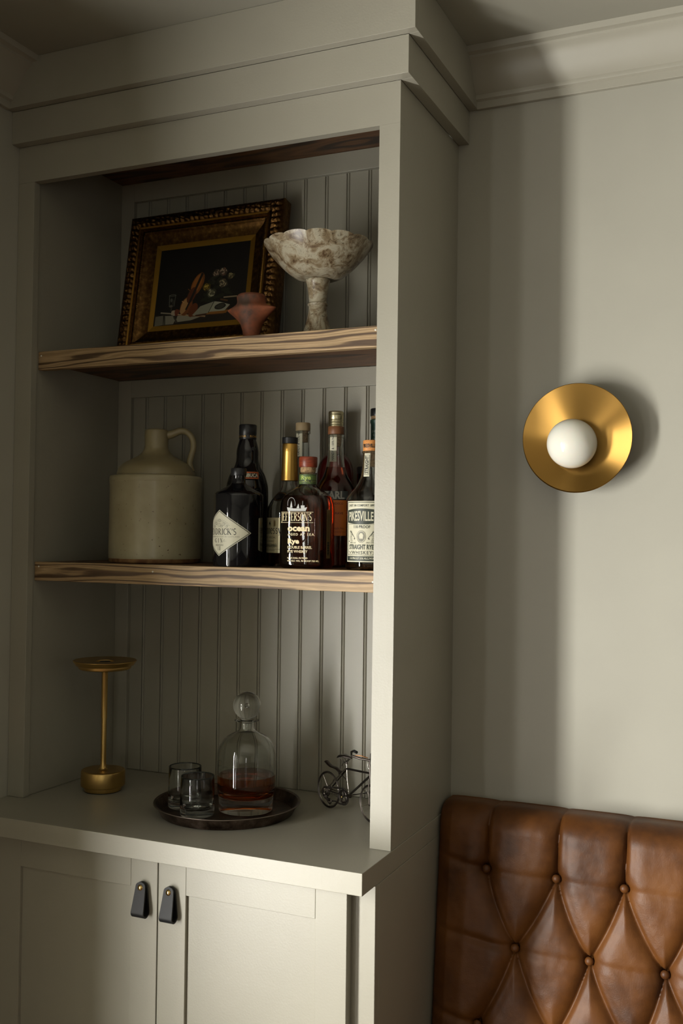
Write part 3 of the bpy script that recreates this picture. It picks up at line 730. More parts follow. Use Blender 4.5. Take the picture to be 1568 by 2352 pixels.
# black apothecary gin bottle
R = .0508
t = bottle('squat black gin bottle with a cream diamond label', (.5203, .0820, S2), [(0, .001), (R - .003, 0), (R - .0008, .001), (R, .004), (R, .1440), (R - .0008, .1480), (R - .004, .1505)] + smoothprof([(.0440, .1530), (.0270, .1620), (.0165, .1690), (.0143, .1760), (.0143, .1860)], 5), BLKG)
MB().lathe([(.0143, .1860), (.0160, .1865), (.0164, .1880), (.0164, .2000), (.0155, .2015), (0, .2015)], 40).go('cap', PLBLK, t, True, 40)
W_, H_ = .0700, .0468; fn = cyl(R, -17.5, .0680)
def dia(k0, k1, n=36):
    a = Art()
    for i in range(n):
        u0, u1 = -W_ + 2 * W_ * i / n, -W_ + 2 * W_ * (i + 1) / n
        q = len(a.v)
        for u in (u0, u1):
            for s_ in (-1, 1): a.v.append((u * k0, s_ * H_ * (1 - abs(u) / W_) * k0))
        a.f.append((q, q + 2, q + 3, q + 1))
    return a
lb = dia(1, 0).wrap('label', IVORY, t, fn)
fn2 = cyl(R, -17.5, .0680, .0005)
a = Art()
for k in (.955, .93):
    P = [(-W_ * k, 0), (0, H_ * k), (W_ * k, 0), (0, -H_ * k), (-W_ * k, 0)]
    for p, q in zip(P, P[1:]): a.line([(p[0] + (q[0] - p[0]) * i / 10, p[1] + (q[1] - p[1]) * i / 10) for i in range(11)], .0009 if k > .94 else .0004)
a.put(serif("HENDRICK'S", .0124, .90), .0000, -.0035); a.put(serif('GIN', .0085, .9, .5), 0, -.0195)
a.put(sans('DISTILLED AND BOTTLED IN SCOTLAND', .0034, 1.0, 0, sp=1.5), 0, -.0088)
a.line([(.016, -.0165), (.034, -.0165)], .0004); a.line([(-.016, -.0165), (-.034, -.0165)], .0004)
for s_ in (-1, 1): a.ring(s_ * .0135, -.0158, .0012, .0022, .0005, 10, 40, 300)
for r_, wd in ((-.0240, .013), (-.0262, .016), (-.0284, .011), (-.0306, .008), (-.0328, .009), (-.0350, .006)): a.put(sans('small batch handcrafted' if wd > .012 else 'est. 1886', .0024), 0, r_)
a.wrap('lettering', INK, lb, fn2)
a = Art()
for i in range(15):
    aa = math.radians(20 + 10 * i); a.line([(.030 * math.cos(aa) * .9, .008 + .0200 * math.sin(aa)), (.024 * math.cos(aa + .2) * .9, .008 + .0150 * math.sin(aa + .2))], .0005)
for dx, dz, r_ in [(0, .0250, .0045), (-.010, .0190, .004), (.011, .0180, .004), (0, .0160, .005), (-.016, .0130, .003), (.018, .0130, .003), (.006, .0135, .003)]:
    a.ring(dx, dz, r_, r_ * .7, .0005, 12); a.ring(dx + .001, dz, r_ * .5, r_ * .4, .0005, 8)
a.wrap('lettering', INKG, lb, fn2)['label'] = 'engraved rose ornament'

# tall black bottle
R = .0465
t = bottle('tall black bottle behind the gin, orange-bordered label on its shoulder', (.4743, .2000, S2), [(0, 0), (R - .003, 0), (R, .004)] + smoothprof([(R, .150), (.0450, .1720), (.0380, .1960), (.0285, .2130), (.0245, .2280), (.0240, .2480), (.0205, .2640), (.0178, .2730)], 5), BLKG)
MB().lathe([(.0178, .2720), (.0186, .2730), (.0190, .2760), (.0186, .2830), (.0192, .2840), (.0192, .3030), (.0180, .3050), (0, .3050)], 40).go('cap', PLBLK, t, True, 40)
fn = cyl(.0190, 30, .2765, .0004); Art().put(sans('ROMANA   ROMANA', .0062, 1.1, .0001, sp=1.2)).wrap('lettering', GOLDCAP, t, fn)
def shd(r0, r1, z0, z1, phi, eps=.0008):
    def f(u, v):
        k = v / (z1 - z0); r = r0 + (r1 - r0) * k + eps; a = u / r + math.radians(phi); return (r * math.sin(a), -r * math.cos(a), z0 + v)
    return f
sf = shd(.0430, .0345, .1840, .2060, 34, .0022)
lb = Art().rect(-.024, .024, 0, .0170, 12).wrap('label', mat('black_paper', rgb(24, 22, 20), .5), t, sf)
sf2 = shd(.0430, .0345, .1840, .2060, 34, .0027)
Art().frame(-.022, .022, .001, .016, .0026, 10).wrap('border', mat('orange_border', rgb(178, 84, 34), .5), lb, sf2)
Art().put(sans('SAMBUCA', .0105, .85, .0003), 0, .005).wrap('lettering', IVORY, lb, sf2)

# cognac bottle with a gold capsule
R = .0465
t = bottle('cognac bottle with tall gold neck capsule and black cap, cream label', (.5930, .1700, S2), [(0, 0), (R - .003, 0), (R, .005)] + smoothprof([(R, .1080), (.0450, .1220), (.0360, .1400), (.0230, .1560), (.0170, .1680), (.0150, .1800)], 5), CLEAR, COGNAC, .050)
MB().lathe([(.0157, .1790), (.0178, .1800), (.0178, .1815), (.0176, .1850), (.0160, .2400), (.0164, .2415), (.0160, .2430), (.0164, .2450), (.0160, .2470), (.0160, .2560), (.0150, .2580), (0, .2580)], 40).go('capsule', GOLDCAP, t, True, 30)
MB().lathe([(.0160, .2580), (.0166, .2590), (.0166, .2700), (.0155, .2712), (0, .2712)], 40).go('cap', PLBLK, t, True, 30)
lb = Art().rect(-.046, .046, 0, .0730, 30).wrap('label', CREAM, t, cyl(R, -31, .0280))
fn2 = cyl(R, -31, .0280, .0005)
a = Art().put(serif('ennessy' if False else 'ennessy'.replace('y', 'y'), .0180, .78, .04), .0045, .0400)
a.put(serif('H', .0170, .8), -.0315, .0400); a.put(sans('VERY SPECIAL', .0056, 1.1), 0, .0300); a.put(sans('COGNAC', .0056, 1.2), 0, .0225)
for i in range(26):
    u = -.020 + .0016 * i; a.ring(u, .0150 + .002 * math.sin(i * 1.9), .0016, .0020, .0007, 8)
a.line([(-.03 + .006 * i, .0075) for i in range(11)], .0005); a.put(sans('PRODUCT OF FRANCE', .0032), 0, .0040)
a.line([(-.002, .062), (.001, .066), (.003, .064)], .0012); a.disc(0, .0615, .003, .0022); a.line([(-.004, .0595), (.004, .0595)], .0014); a.put(sans('1765', .004), 0, .0555)
a.wrap('lettering', INK, lb, fn2)
for s_ in (-1, 1):
    a = Art()
    for i in range(10): a.ring(s_ * (.0140 + .0012 * (i % 3)), .0560 + .0014 * i * (.8), .0018, .0014, .0007, 8)
    a.wrap('grape_sprig', GOLDCAP, lb, fn2)['label'] = 'gold grape sprig'
sf = shd(.0372, .0235, .1370, .1550, -12, .0016)
a = Art(); a.disc(0, .0085, .0180, .0100, 24); o = a.wrap('seal', PLBLK, t, sf); Art().ring(0, .0085, .0155, .0080, .0006, 24).wrap('seal_ring', GOLDCAP, o, shd(.0372, .0235, .1370, .1550, -12, .0021))

# square-shouldered rye bottle
def sq(nexp):
    def f(a, r, z):
        k = min(1, max(0, (.165 - z) / .030)); n = 2 + (nexp - 2) * k
        c, s = math.cos(a), math.sin(a); q = (abs(c) ** n + abs(s) ** n) ** (-1 / n); return (r * q * c, r * q * s)
    return f
SQ = sq(4.2); R = .0480; RZJ = math.radians(4)
t = bottle('square-shouldered rye bottle full of dark red whiskey, red wooden stopper', (.6771, .0860, S2), [(0, 0), (R - .008, 0), (R - .003, .002), (R, .008)] + smoothprof([(R, .1180), (R - .0015, .1300), (.0420, .1440), (.0300, .1550), (.0200, .1625), (.0168, .1700), (.0165, .1860)], 5) + [(.0178, .1870), (.0178, .1900), (.0150, .1905)], CLEAR, RYE, .1430, sec=SQ, seg=72, rz=RZJ, floor=.009)
MB().lathe([(0, .176), (.0118, .176), (.0135, .1880), (.0155, .1935), (.0150, .2010), (0, .2010)], 32).go('cork', CORK, t, True, 40)
MB().lathe([(0, .2010), (.0172, .2010), (.0184, .2030), (.0186, .2200), (.0176, .2220), (0, .2220)], 40).go('stopper', REDW, t, True, 40)
lb = Art().rect(-.050, .050, 0, .0195, 36).wrap('neck_label', GREENL, t, cyl(.0166, 20, .1670, .0006))
f3 = cyl(.0166, 20, .1670, .0009)
a = Art().rect(-.050, .050, 0, .0008, 36).rect(-.050, .050, .0175, .0185, 36)
a.rect(-.050, .050, .0028, .0082, 36); a.wrap('band', INKD, lb, f3)
Art().put(sans('Rye', .0120, 1.1, .0003), -.004, .0090).wrap('lettering', mat('lime_ink', rgb(170, 186, 96), .5), lb, cyl(.0166, 20, .1670, .0012))
Art().put(sans('DOUBLE BARREL EDITION', .0050), -.004, .0035).wrap('lettering', mat('lime_ink2', rgb(150, 166, 86), .5), lb, cyl(.0166, 20, .1670, .0012))
def face(u, v):       # front face of the rounded square
    n = 4.2; y = -(max(0, 1 - abs(u / R) ** n)) ** (1 / n) * R; return (u, y - .0006, v)
a = Art().put(serif("JEFFERSON'S", .0152, .60, .05), -.0050, .0935)
a.line([(-.0385 + .0077 * i, .1105) for i in range(10)], .0007); a.line([(-.0385 + .0077 * i, .0900) for i in range(10)], .0007)
a.put(sans('ocean', .0170, 1.15, .0007, 'LEFT'), -.0225, .0735); a.put(sans('AGED AT SEA', .0066, 1.1, .0001, 'LEFT', 1.3), -.0225, .0645)
a.put(sans('Rye', .0135, 1.2, .0006, 'LEFT'), -.0225, .0490); a.put(sans('DOUBLE BARREL', .0072, .95, .0001, 'LEFT'), -.0225, .0390); a.put(sans('RYE WHISKEY', .0072, .95, .0001, 'LEFT'), -.0225, .0310)
a.put(sans('NON CHILL FILTERED', .0044, 1, .0001, 'LEFT'), -.0225, .0190); a.put(sans('48% ALC. VOL. 96 PROOF 750 ML', .0044, 1, .0001, 'LEFT'), -.0225, .0135)
a.wrap('lettering', WHT, t, face)['label'] = 'cream screen-printed words'
a = Art().poly([(-.0245, .1200), (-.0225, .1125), (.0150, .1125), (.0185, .1200), (.0040, .1175), (-.0100, .1175)])
a.rect(.005, .013, .118, .1235); a.ring(-.0150, .1270, .0080, .0120, .0006, 20, -20, 200); a.poly([(-.018, .119), (-.0150, .133), (-.0125, .119)]); a.poly([(-.004, .118), (0, .127), (.002, .118)]); a.line([(.009, .1235), (.009, .132)], .0006)
a.wrap('ship_print', WHT2, t, face)['label'] = 'silver printed sailing ship'
o = Art().rect(-.008, .012, .020, .1160, 4).wrap('tax_strip', OCHRE, t, lambda u, v: (R + .0006, u - .012, v))
a = Art()
for i in range(16): a.rect(-.004, .007, .026 + .0017 * i, .0268 + .0017 * i + .0005 * (i % 3))
for i in range(6): a.line([(-.005 + .0024 * i, .06), (-.005 + .0024 * i, .108)], .0005)
a.wrap('barcode', INK, o, lambda u, v: (R + .0009, u - .012, v))

# clear bottle with blond stopper, behind
R = .0310
t = bottle('tall clear bottle with a pale cork stopper, half hidden behind the rye', (.5760, .2660, S2), [(0, 0), (R - .003, 0), (R, .004)] + smoothprof([(R, .118), (.0290, .1400), (.0220, .1650), (.0175, .1900), (.0150, .2250), (.0145, .2880)], 5) + [(.0165, .2885), (.0165, .2945), (.0130, .2945)], CLEAR)
MB().lathe([(0, .2700), (.0108, .2700), (.0118, .2945), (0, .2945)], 28).go('cork', CORK, t, True, 40)
MB().lathe([(0, .2947), (.0152, .2947), (.0160, .2960), (.0160, .3110), (.0150, .3125), (0, .3125)], 36).go('stopper', mat('blond_wood', rgb(170, 148, 112), .6), t, True, 40)
def strip(t, r0, phi, z0, z1, w0, txt='HAND SELECTED No 1001'):
    lb = Art().rect(-w0 / 2, w0 / 2, z0, z1, 4).wrap('seal_strip', IVORY, t, cyl(r0, phi, 0, .0009))
    s_ = sans(txt, .0072, 1, .0001); s_ = ([(-b + .002, a * .85) for a, b in s_[0]], s_[1])
    Art().put(s_, 0, (z0 + z1) / 2).wrap('lettering', INK, lb, cyl(r0, phi, 0, .0013)); return lb
strip(t, .0152, -8, .2380, .2940, .0155, 'HANDY & 100% No')

# decanter-necked bottle with orange label
R = .0466; F_out = [(0, 0), (R - .003, 0), (R, .004)] + smoothprof([(R, .1300), (.0440, .1500), (.0360, .1720), (.0250, .1920), (.0190, .2150), (.0165, .2450), (.0155, .2700)], 5) + [(.0172, .2705), (.0172, .2765), (.0135, .2765)]
t = bottle('flared-neck whiskey bottle with an orange label and brown stopper', (.6880, .1950, S2), F_out, CLEAR, RYE, .2080)
MB().lathe([(0, .2520), (.0100, .2520), (.0120, .2620), (.0120, .2765), (0, .2765)], 28).go('cork', CORK, t, True, 40)
MB().lathe([(0, .2767), (.0160, .2767), (.0168, .2780), (.0168, .2920), (.0158, .2935), (0, .2935)], 36).go('stopper', BRNW, t, True, 40)
strip(t, .0158, 4, .2190, .2755, .0145, 'HANDY & 100% No')
lb = Art().rect(-.034, .034, .0650, .1380, 24).wrap('label', ORANGE, t, cyl(R, 24, 0))
BINK = mat('brown_ink', rgb(96, 46, 16), .5)
for a in (Art().put(sans('MEXICO', .006, 1, .0001), .006, .1290), Art().put(sans('GRAVE', .006, 1.2, .0001), .006, .1090), Art().put(sans('batch No. 12', .0066), .012, .0780), Art().line([(-.03 + .006 * i, .074) for i in range(11)], .0004).line([(-.03 + .006 * i, .0715) for i in range(11)], .0004)):
    a.wrap('lettering', BINK, lb, cyl(R, 24, 0, .0006))
sf = shd(.0470, .0440, .1400, .1580, 16, .0006)
lb = Art().rect(-.034, .034, 0, .0170, 24).wrap('label', mat('slate_paper', rgb(66, 70, 72), .5), t, sf)
Art().put(sans('PEARL', .0215, .88, .0008), 0, .0010).wrap('lettering', WHT2, lb, shd(.0470, .0440, .1400, .1580, 16, .0011))

# dark red round bottle at the very back
R = .0405
t = bottle('round dark red bottle with a ribbed pale gold screw cap, at the back', (.6470, .2850, S2), [(0, 0), (R - .004, 0), (R, .006)] + smoothprof([(R, .1850), (.0396, .2050), (.0350, .2240), (.0260, .2380), (.0175, .2440), (.0155, .2560), (.0155, .3000)], 5), RUBYG)
MB().lathe([(.0158, .2990), (.0165, .2995), (.0165, .3060), (.0160, .3066), (.0166, .3074), (.0166, .3120), (.0161, .3126), (.0166, .3134), (.0166, .3180), (.0161, .3188), (.0166, .3200), (.0167, .3290), (.0162, .3298), (.0168, .3310), (.0168, .3350), (.0155, .3372), (0, .3372)], 40).go('cap', PALEGOLD, t, True, 25)

# small smoked bottle
t = bottle('short dark smoked-glass bottle in the gap beside the right frame', (.7380, .2380, S2), [(0, 0), (.016, 0), (.0180, .004)] + smoothprof([(.0180, .1900), (.0178, .1960), (.0172, .2000)], 4), glass('smoked_glass', (.10, .08, .07, 1)))
MB().lathe([(0, .1960), (.0180, .1960), (.0188, .2000), (.0188, .2090), (.0175, .2110), (0, .2110)], 32).go('cap', PLBLK, t, True, 40)

# tall bottle with dark green foil
R = .0280
t = bottle('tallest bottle with dark green foil neck and black cap, far right', (.7460, .2900, S2), [(0, 0), (R - .003, 0), (R, .004)] + smoothprof([(R, .1750), (.0270, .1950), (.0230, .2200), (.0168, .2400), (.0155, .2550)], 5) + [(.0155, .3150)], CLEAR, COGNAC, .15)
MB().lathe([(.0158, .2500), (.0170, .2510), (.0172, .3070), (.0185, .3090), (.0185, .3150), (.0160, .3170)], 36).go('foil_sleeve', TEAL, t, True, 40)
MB().lathe([(.0160, .3170), (.0166, .3175), (.0166, .3235), (0, .3235)], 36).go('collar', CORK, t, True, 40)
MB().lathe([(0, .3236), (.0178, .3236), (.0182, .3250), (.0182, .3380), (.0170, .3400), (0, .3400)], 36).go('cap', PLBLK, t, True, 40)
f_ = cyl(.0173, 10, 0, .0004); Art().put(sans('DOUBLE', .0058, 1, 0, sp=1.4), .002, .2880).put(sans('CASK', .0058, 1, 0, sp=1.4), 0, .2800).put(sans('CUVEE', .0058, 1, 0, sp=1.4), 0, .2710).wrap('lettering', WHT2, t, f_)

# straight rye bottle with the big ivory label
R = .0470
t = bottle('clear rye bottle with a large ivory and black label, orange cork top', (.8128, .0850, S2), [(0, 0), (R - .003, 0), (R, .004)] + smoothprof([(R, .1300), (.0455, .1390), (.0400, .1480), (.0270, .1640), (.0190, .1820), (.0160, .2050), (.0150, .2250)], 5) + [(.0168, .2255), (.0168, .2300), (.0135, .2300)], CLEAR, AMBER, .0120)
MB().lathe([(0, .2000), (.0108, .2000), (.0128, .2300), (0, .2300)], 28).go('cork', CORK, t, True, 40)
o = MB().lathe([(0, .2302), (.0148, .2302), (.0152, .2310), (.0152, .2500), (.0144, .2514), (0, .2514)], 36).go('stopper', ORNC, t, True, 40)
Art().put(sans('PIKESVILLE  STRAIGHT RYE', .0098, .62, .0003), .0215, .2370).wrap('lettering', INK, o, cyl(.0152, 10, 0, .0004))
phi = 2; HW = .0370
lb = Art().rect(-HW, HW, .0155, .1320, 30).wrap('label', IVORY, t, cyl(R, phi, 0))
a = Art().frame(-HW + .0016, HW - .0016, .0175, .1300, .0012, 24)
def band(u): return .0960 - .0035 * (u / HW) ** 2
n_ = 24
for i in range(n_):    # bowed dark banner behind the name
    u0, u1 = -HW + .002 + (2 * HW - .004) * i / n_, -HW + .002 + (2 * HW - .004) * (i + 1) / n_
    k = len(a.v); a.v += [(u0, .0905 + .004 * (u0 / HW) ** 2 - .003), (u1, .0905 + .004 * (u1 / HW) ** 2 - .003), (u1, .1175 - .004 * (u1 / HW) ** 2), (u0, .1175 - .004 * (u0 / HW) ** 2)]; a.f.append((k, k + 1, k + 2, k + 3))
a.rect(-HW + .002, HW - .002, .0185, .0265, 24); a.frame(-HW + .0045, HW - .0045, .0285, .0880, .0006, 24)
a.put(sans('EST. IN COMFORT 1895', .0058, .85, .0001), 0, .1215); a.put(sans('110 PROOF', .0078, .9, .0002), 0, .0800)
a.put(sans('STRAIGHT RYE', .0125, .63, .0004), -.0020, .0400); a.put(sans('WHISKEY', .0088, 1.0, .0001, sp=1.2), 0, .0305)
for s_ in (-1, 1):
    a.line([(s_ * .022, .0300), (s_ * .029, .0360)], .0007); a.line([(s_ * .029, .0300), (s_ * .022, .0360)], .0007)
    for i in range(6):
        a.line([(s_ * (.013 + .0016 * i), .0600 + .0022 * i), (s_ * (.018 + .0016 * i), .0660 + .0018 * i)], .0008); a.ring(s_ * (.022 + .001 * (i % 3)), .056 + .0035 * i, .0022, .0014, .0005, 8)
    a.line([(s_ * .014, .0600), (s_ * .030, .0545)], .0022); a.ring(s_ * .029, .1230, .002, .002, .0006, 8); a.line([(s_ * .024, .1225), (s_ * .031, .1255)], .0005)
    a.put(sans('REG. U.S.' if s_ < 0 else 'PAT. OFF.', .0036), s_ * .018, .0510)
a.wrap('lettering', INKD, lb, cyl(R, phi, 0, .0006))
a = Art().ring(0, .0640, .0088, .0115, .0008, 26).disc(0, .0640, .0070, .0098); a.wrap('crest', INKG, lb, cyl(R, phi, 0, .0007))
nm = sans('PIKESVILLE', .0265, .425, .0005); nm = ([(u, v * (1 - .16 * abs(u) / HW)) for u, v in nm[0]], nm[1])
fn = cyl(R, phi, 0, .0009)
Art().put(nm, -.0032, .0945).wrap('lettering', IVORY, lb, fn)['label'] = 'ivory name on the dark banner'
Art().poly([(-.0035, .0600), (.0035, .0600), (.0045, .0665), (.0020, .0705), (-.0020, .0705), (-.0045, .0665)]).wrap('crest_shield', IVORY, lb, fn)
Art().put(sans('110 PROOF 55% ALC./VOL.', .0050, .9, .0001), 0, .0208).wrap('lettering', IVORY, lb, fn)
lb = Art().rect(-.0058, .0058, .1800, .2260, 4).wrap('seal_strip', IVORY, t, lambda u, v: cyl(.0150 + .0042 * (.226 - v) / .046, -2, 0, .0009)(u, v))
s_ = sans('STRAIGHT', .0085, 1.0, .0003); s_ = ([(-b + .0028, a_ * .85) for a_, b in s_[0]], s_[1])
Art().frame(-.0048, .0048, .184, .222, .0006, 3).put(s_, 0, .203).wrap('lettering', INK, lb, lambda u, v: cyl(.0150 + .0042 * (.226 - v) / .046, -2, 0, .0013)(u, v))

# ================================================================ on the worktop
t = thing('table_lamp', 'slim brushed brass cordless table lamp with a flat disc head, left on the worktop', 'lamp', (.1545, .1330, .0004))
MB().lathe([(0, 0), (.0395, 0), (.0395, .0015), (0, .0015)], 64).go('foot_pad', RUBBER, t, True, 30)
MB().lathe([(0, .0015), (.0405, .0015), (.0410, .0025), (.0412, .0105), (0, .0105)], 64).go('base_ring', BRASS, t, True, 30)
MB().lathe([(0, .0106), (.0455, .0106), (.0480, .0120), (.0487, .0150), (.0487, .0420), (.0480, .0450), (.0455, .0465), (0, .0470)], 72).go('base', BRASS, t, True, 25)
MB().lathe([(0, .0470)] + smoothprof([(.0110, .0470), (.0078, .0510), (.0064, .0600), (.0060, .0720)], 5) + [(.0060, .1600), (.0068, .1602), (.0068, .2610), (.0074, .2625), (.0100, .2680), (.0100, .2700), (0, .2700)], 36).go('stem', BRASS, t, True, 30)
MB().lathe([(0, .2700), (.0540, .2700), (.0575, .2720), (.0590, .2765), (.0590, .2775), (.0640, .2790), (.0700, .2880), (.0702, .2895), (.0690, .2902), (.0640, .2895), (.0200, .2880), (.0195, .2850), (0, .2850)], 84).go('disc_head', BRASS, t, True, 25)
MB().lathe([(0, .2852), (.0120, .2852), (.0120, .2872), (.0105, .2880), (0, .2880)], 36).go('touch_button', STEEL, t, True, 30)

TC = (.4945, .0990)
t = thing('round_tray', 'tarnished dark metal round tray with sloping rim, holding the decanter and tumblers', 'tray', (TC[0], TC[1], .0004))
MB().lathe([(0, 0), (.1340, 0), (.1358, .0010), (.1470, .0215), (.1500, .0225), (.1510, .0235), (.1500, .0242), (.1462, .0232), (.1350, .0030), (.1338, .0022), (0, .0022)], 120).go('dish', TRAYM, t, True, 25)
rim = MB(); rim.tube([(.1508 * math.cos(2 * PI * k / 120), .1508 * math.sin(2 * PI * k / 120), .0236) for k in range(120)], .0011, 8, closed=True); rim.go('rolled_rim', metal('worn_tray_rim', (.22, .18, .15, 1), .35), t, True)
TZ = .0004 + .0023
def tumbler(label, x, y, h):
    t = thing('whiskey_tumbler', label, 'glass', (x, y, TZ), 0, 'two seeded glass tumblers')
    prof = [(0, .001), (.020, .0015), (.0300, 0), (.0338, .0015), (.0350, .006), (.0352, .030), (.0346, h * .7), (.0340, h - .002), (.0334, h), (.0322, h), (.0316, h - .002), (.0322, h * .6), (.0322, .024), (.0300, .0165), (.0180, .0135), (0, .0130)]
    MB().lathe(prof, 64).go('glass', GREYG, t, True, 60)
    MB().tube([(.0330 * math.cos(2 * PI * k / 64), .0330 * math.sin(2 * PI * k / 64), h - .0006) for k in range(64)], .0013, 8, closed=True).go('rim', glass('dark_rim_glass_' + str(int(x * 1000)), (.12, .14, .14, 1)), t, True)['label'] = 'darker rounded rim'
    return t
tumbler('left, rear seeded glass tumbler on the tray', .3980, .0880, .0850)
t = tumbler('front seeded glass tumbler with a small round pressed seal, on the tray', .4560, .0440, .0800)
fn = cyl(.0352, 24, .0290, .0006)
o = Art().ring(0, 0, .0085, .0095, .0010, 24).ring(0, 0, .0068, .0076, .0005, 24).ring(0, 0, .0038, .0040, .0006, 16).ring(-.004, .002, .0016, .0022, .0005, 10).ring(.004, .002, .0016, .0022, .0005, 10).wrap('pressed_seal', glass('seal_glass', (.85, .9, .88, 1), .15), t, fn)

t = thing('decanter', 'clear glass decanter a third full of amber whiskey with a ball stopper', 'decanter', (.5237, .1250, TZ))
out = [(0, .002), (.030, .0015), (.0500, 0), (.0548, .0010), (.0560, .0035), (.0565, .020)] + smoothprof([(.0568, .030), (.0600, .045), (.0608, .070), (.0608, .100), (.0600, .118), (.0560, .1335), (.0470, .1470), (.0330, .1565), (.0210, .1625), (.0165, .1690), (.0155, .1760)], 5) + [(.0155, .1810), (.0190, .1830), (.0258, .1846), (.0264, .1858), (.0256, .1868), (.0150, .1868)]
inn = smoothprof([(.0125, .1868), (.0125, .1700), (.0180, .1615), (.0310, .1540), (.0450, .1440), (.0535, .1315), (.0572, .1170), (.0580, .1000), (.0580, .0700), (.0572, .0480), (.0520, .0380), (.0400, .0310), (.0200, .0285), (.0, .0300)], 5)
MB().lathe(out + inn, 84).go('glass', CLEAR, t, True, 50)
lp = [(0, .0299), (.0200, .0284), (.0401, .0309), (.0521, .0379), (.0573, .0480), (.0581, .0600), (.0582, .0720), (.0582, .0740), (0, .0740)]
MB().lathe(smoothprof(lp[:7], 5) + lp[7:], 84).go('whiskey', glass('amber_decanter_whiskey', (.44, .11, .02, 1), 0, 1.36), t, True, 50)
st = MB(); st.lathe([(0, .1660), (.0090, .1660), (.0118, .1868), (.0125, .1885)] + [(.0290 * math.sin(a), .2160 - .0290 * math.cos(a)) for a in [math.radians(26 + (180 - 26) * k / 22) for k in range(22)]] + [(0, .2450)], 64)
o = st.go('ball_stopper', CLEAR, t, True, 40)
MB().lathe([(.0035 * math.sin(PI * k / 8), .2160 - .0035 * math.cos(PI * k / 8)) if 0 < k < 8 else (0, .2160 - .0035 * math.cos(PI * k / 8)) for k in range(9)], 16).go('bubble', glass('air_bubble', (1, 1, 1, 1), 0, .68), o, True)

# --- miniature metal bicycle (local x along the frame, z up, -y toward the viewer)
bk = thing('model_bicycle', 'small dark metal model bicycle, partly hidden behind the right frame', 'model bicycle', (.6686, .2221, .0006), math.atan2(-.476, .88))
BR = .0385
def circ(cx, cz, r, y=0, n=56): return [(cx + r * math.cos(2 * PI * k / n), y, cz + r * math.sin(2 * PI * k / n)) for k in range(n)]
def wheel(cx, name_label):
    w_ = MB().tube(circ(cx, BR, BR - .0018), .0018, 10, closed=True).go('wheel', STEEL, bk, True); w_['label'] = name_label
    MB().tube(circ(cx, BR, BR - .0042), .0009, 8, closed=True).go('rim', STEELB, w_, True)
    for k in range(5):
        a = 2 * PI * k / 5 + .95; MB().tube([(cx + .004 * math.cos(a), 0, BR + .004 * math.sin(a)), (cx + (BR - .004) * math.cos(a), 0, BR + (BR - .004) * math.sin(a))], .0007, 6).go('spoke', STEELB, w_, True)
    MB().tube([(cx, -.006, BR), (cx, .006, BR)], .0038, 14).go('hub', STEEL, w_, True, 30)
wheel(0, 'rear wheel'); wheel(.1440, 'front wheel')
def rod(nm, pts, r, m=STEEL, par=bk): return MB().tube(pts, r, 10).go(nm, m, par, True, 50)
rod('top_tube', [(.0610, 0, .0935), (.1390, 0, .0985)], .0022); rod('down_tube', [(.0715, 0, .0415), (.1395, 0, .0945)], .0024)
rod('seat_tube', [(.0605, 0, .1040), (.0640, 0, .0700), (.0700, 0, .0420)], .0016, STEELB); rod('seat_stay', [(.0600, -.003, .0930), (.0000, -.0065, .0400)], .0014, STEELB)
rod('seat_stay', [(.0600, .003, .0930), (.0000, .0065, .0400)], .0014); rod('chain_stay', [(.0700, -.004, .0400), (.0010, -.0065, .0380)], .0013); rod('chain_stay', [(.0700, .004, .0400), (.0010, .0065, .0380)], .0013, STEELB)
rod('head_tube', [(.1385, 0, .0880), (.1370, 0, .1130)], .0026); rod('fork', [(.1385, -.004, .0880), (.1405, -.0055, .0600), (.1440, -.0065, .0385)], .0014); rod('fork', [(.1385, .004, .0880), (.1405, .0055, .0600), (.1440, .0065, .0385)], .0014)
rod('seat_post', [(.0605, 0, .1030), (.0605, 0, .1080)], .0024)
# saddle
sv = MB(); sad = [(.0395, .0100, .1155), (.0440, .0110, .1190), (.0520, .0105, .1205), (.0600, .0070, .1200), (.0700, .0040, .1195), (.0765, .0022, .1185)]
for i, (x_, hw, z_) in enumerate(sad):
    for q in range(9):
        a = PI * q / 8; sv.v.append((x_, -hw * math.cos(a), z_ + .0030 * math.sin(a) - .0015))
    for q in range(9):
        a = PI - PI * q / 8; sv.v.append((x_, -hw * .9 * math.cos(a), z_ + .0014 * math.sin(a) - .0032))
    if i:
        k = 18 * (i - 1)
        for q in range(18): sv.f.append((k + q, k + (q + 1) % 18, k + 18 + (q + 1) % 18, k + 18 + q))
sv.f.append(tuple(range(18))); sv.f.append(tuple(range(18 * 5, 18 * 6)))
sd = sv.go('saddle', STEEL, bk, True, 50)
for s_ in (-1, 1): rod('saddle_rail', [(.0430, s_ * .006, .1165), (.0520, s_ * .004, .1085), (.0600, s_ * .002, .1065), (.0660, s_ * .002, .1120), (.0720, s_ * .0015, .1180)], .0008, STEEL, sd)
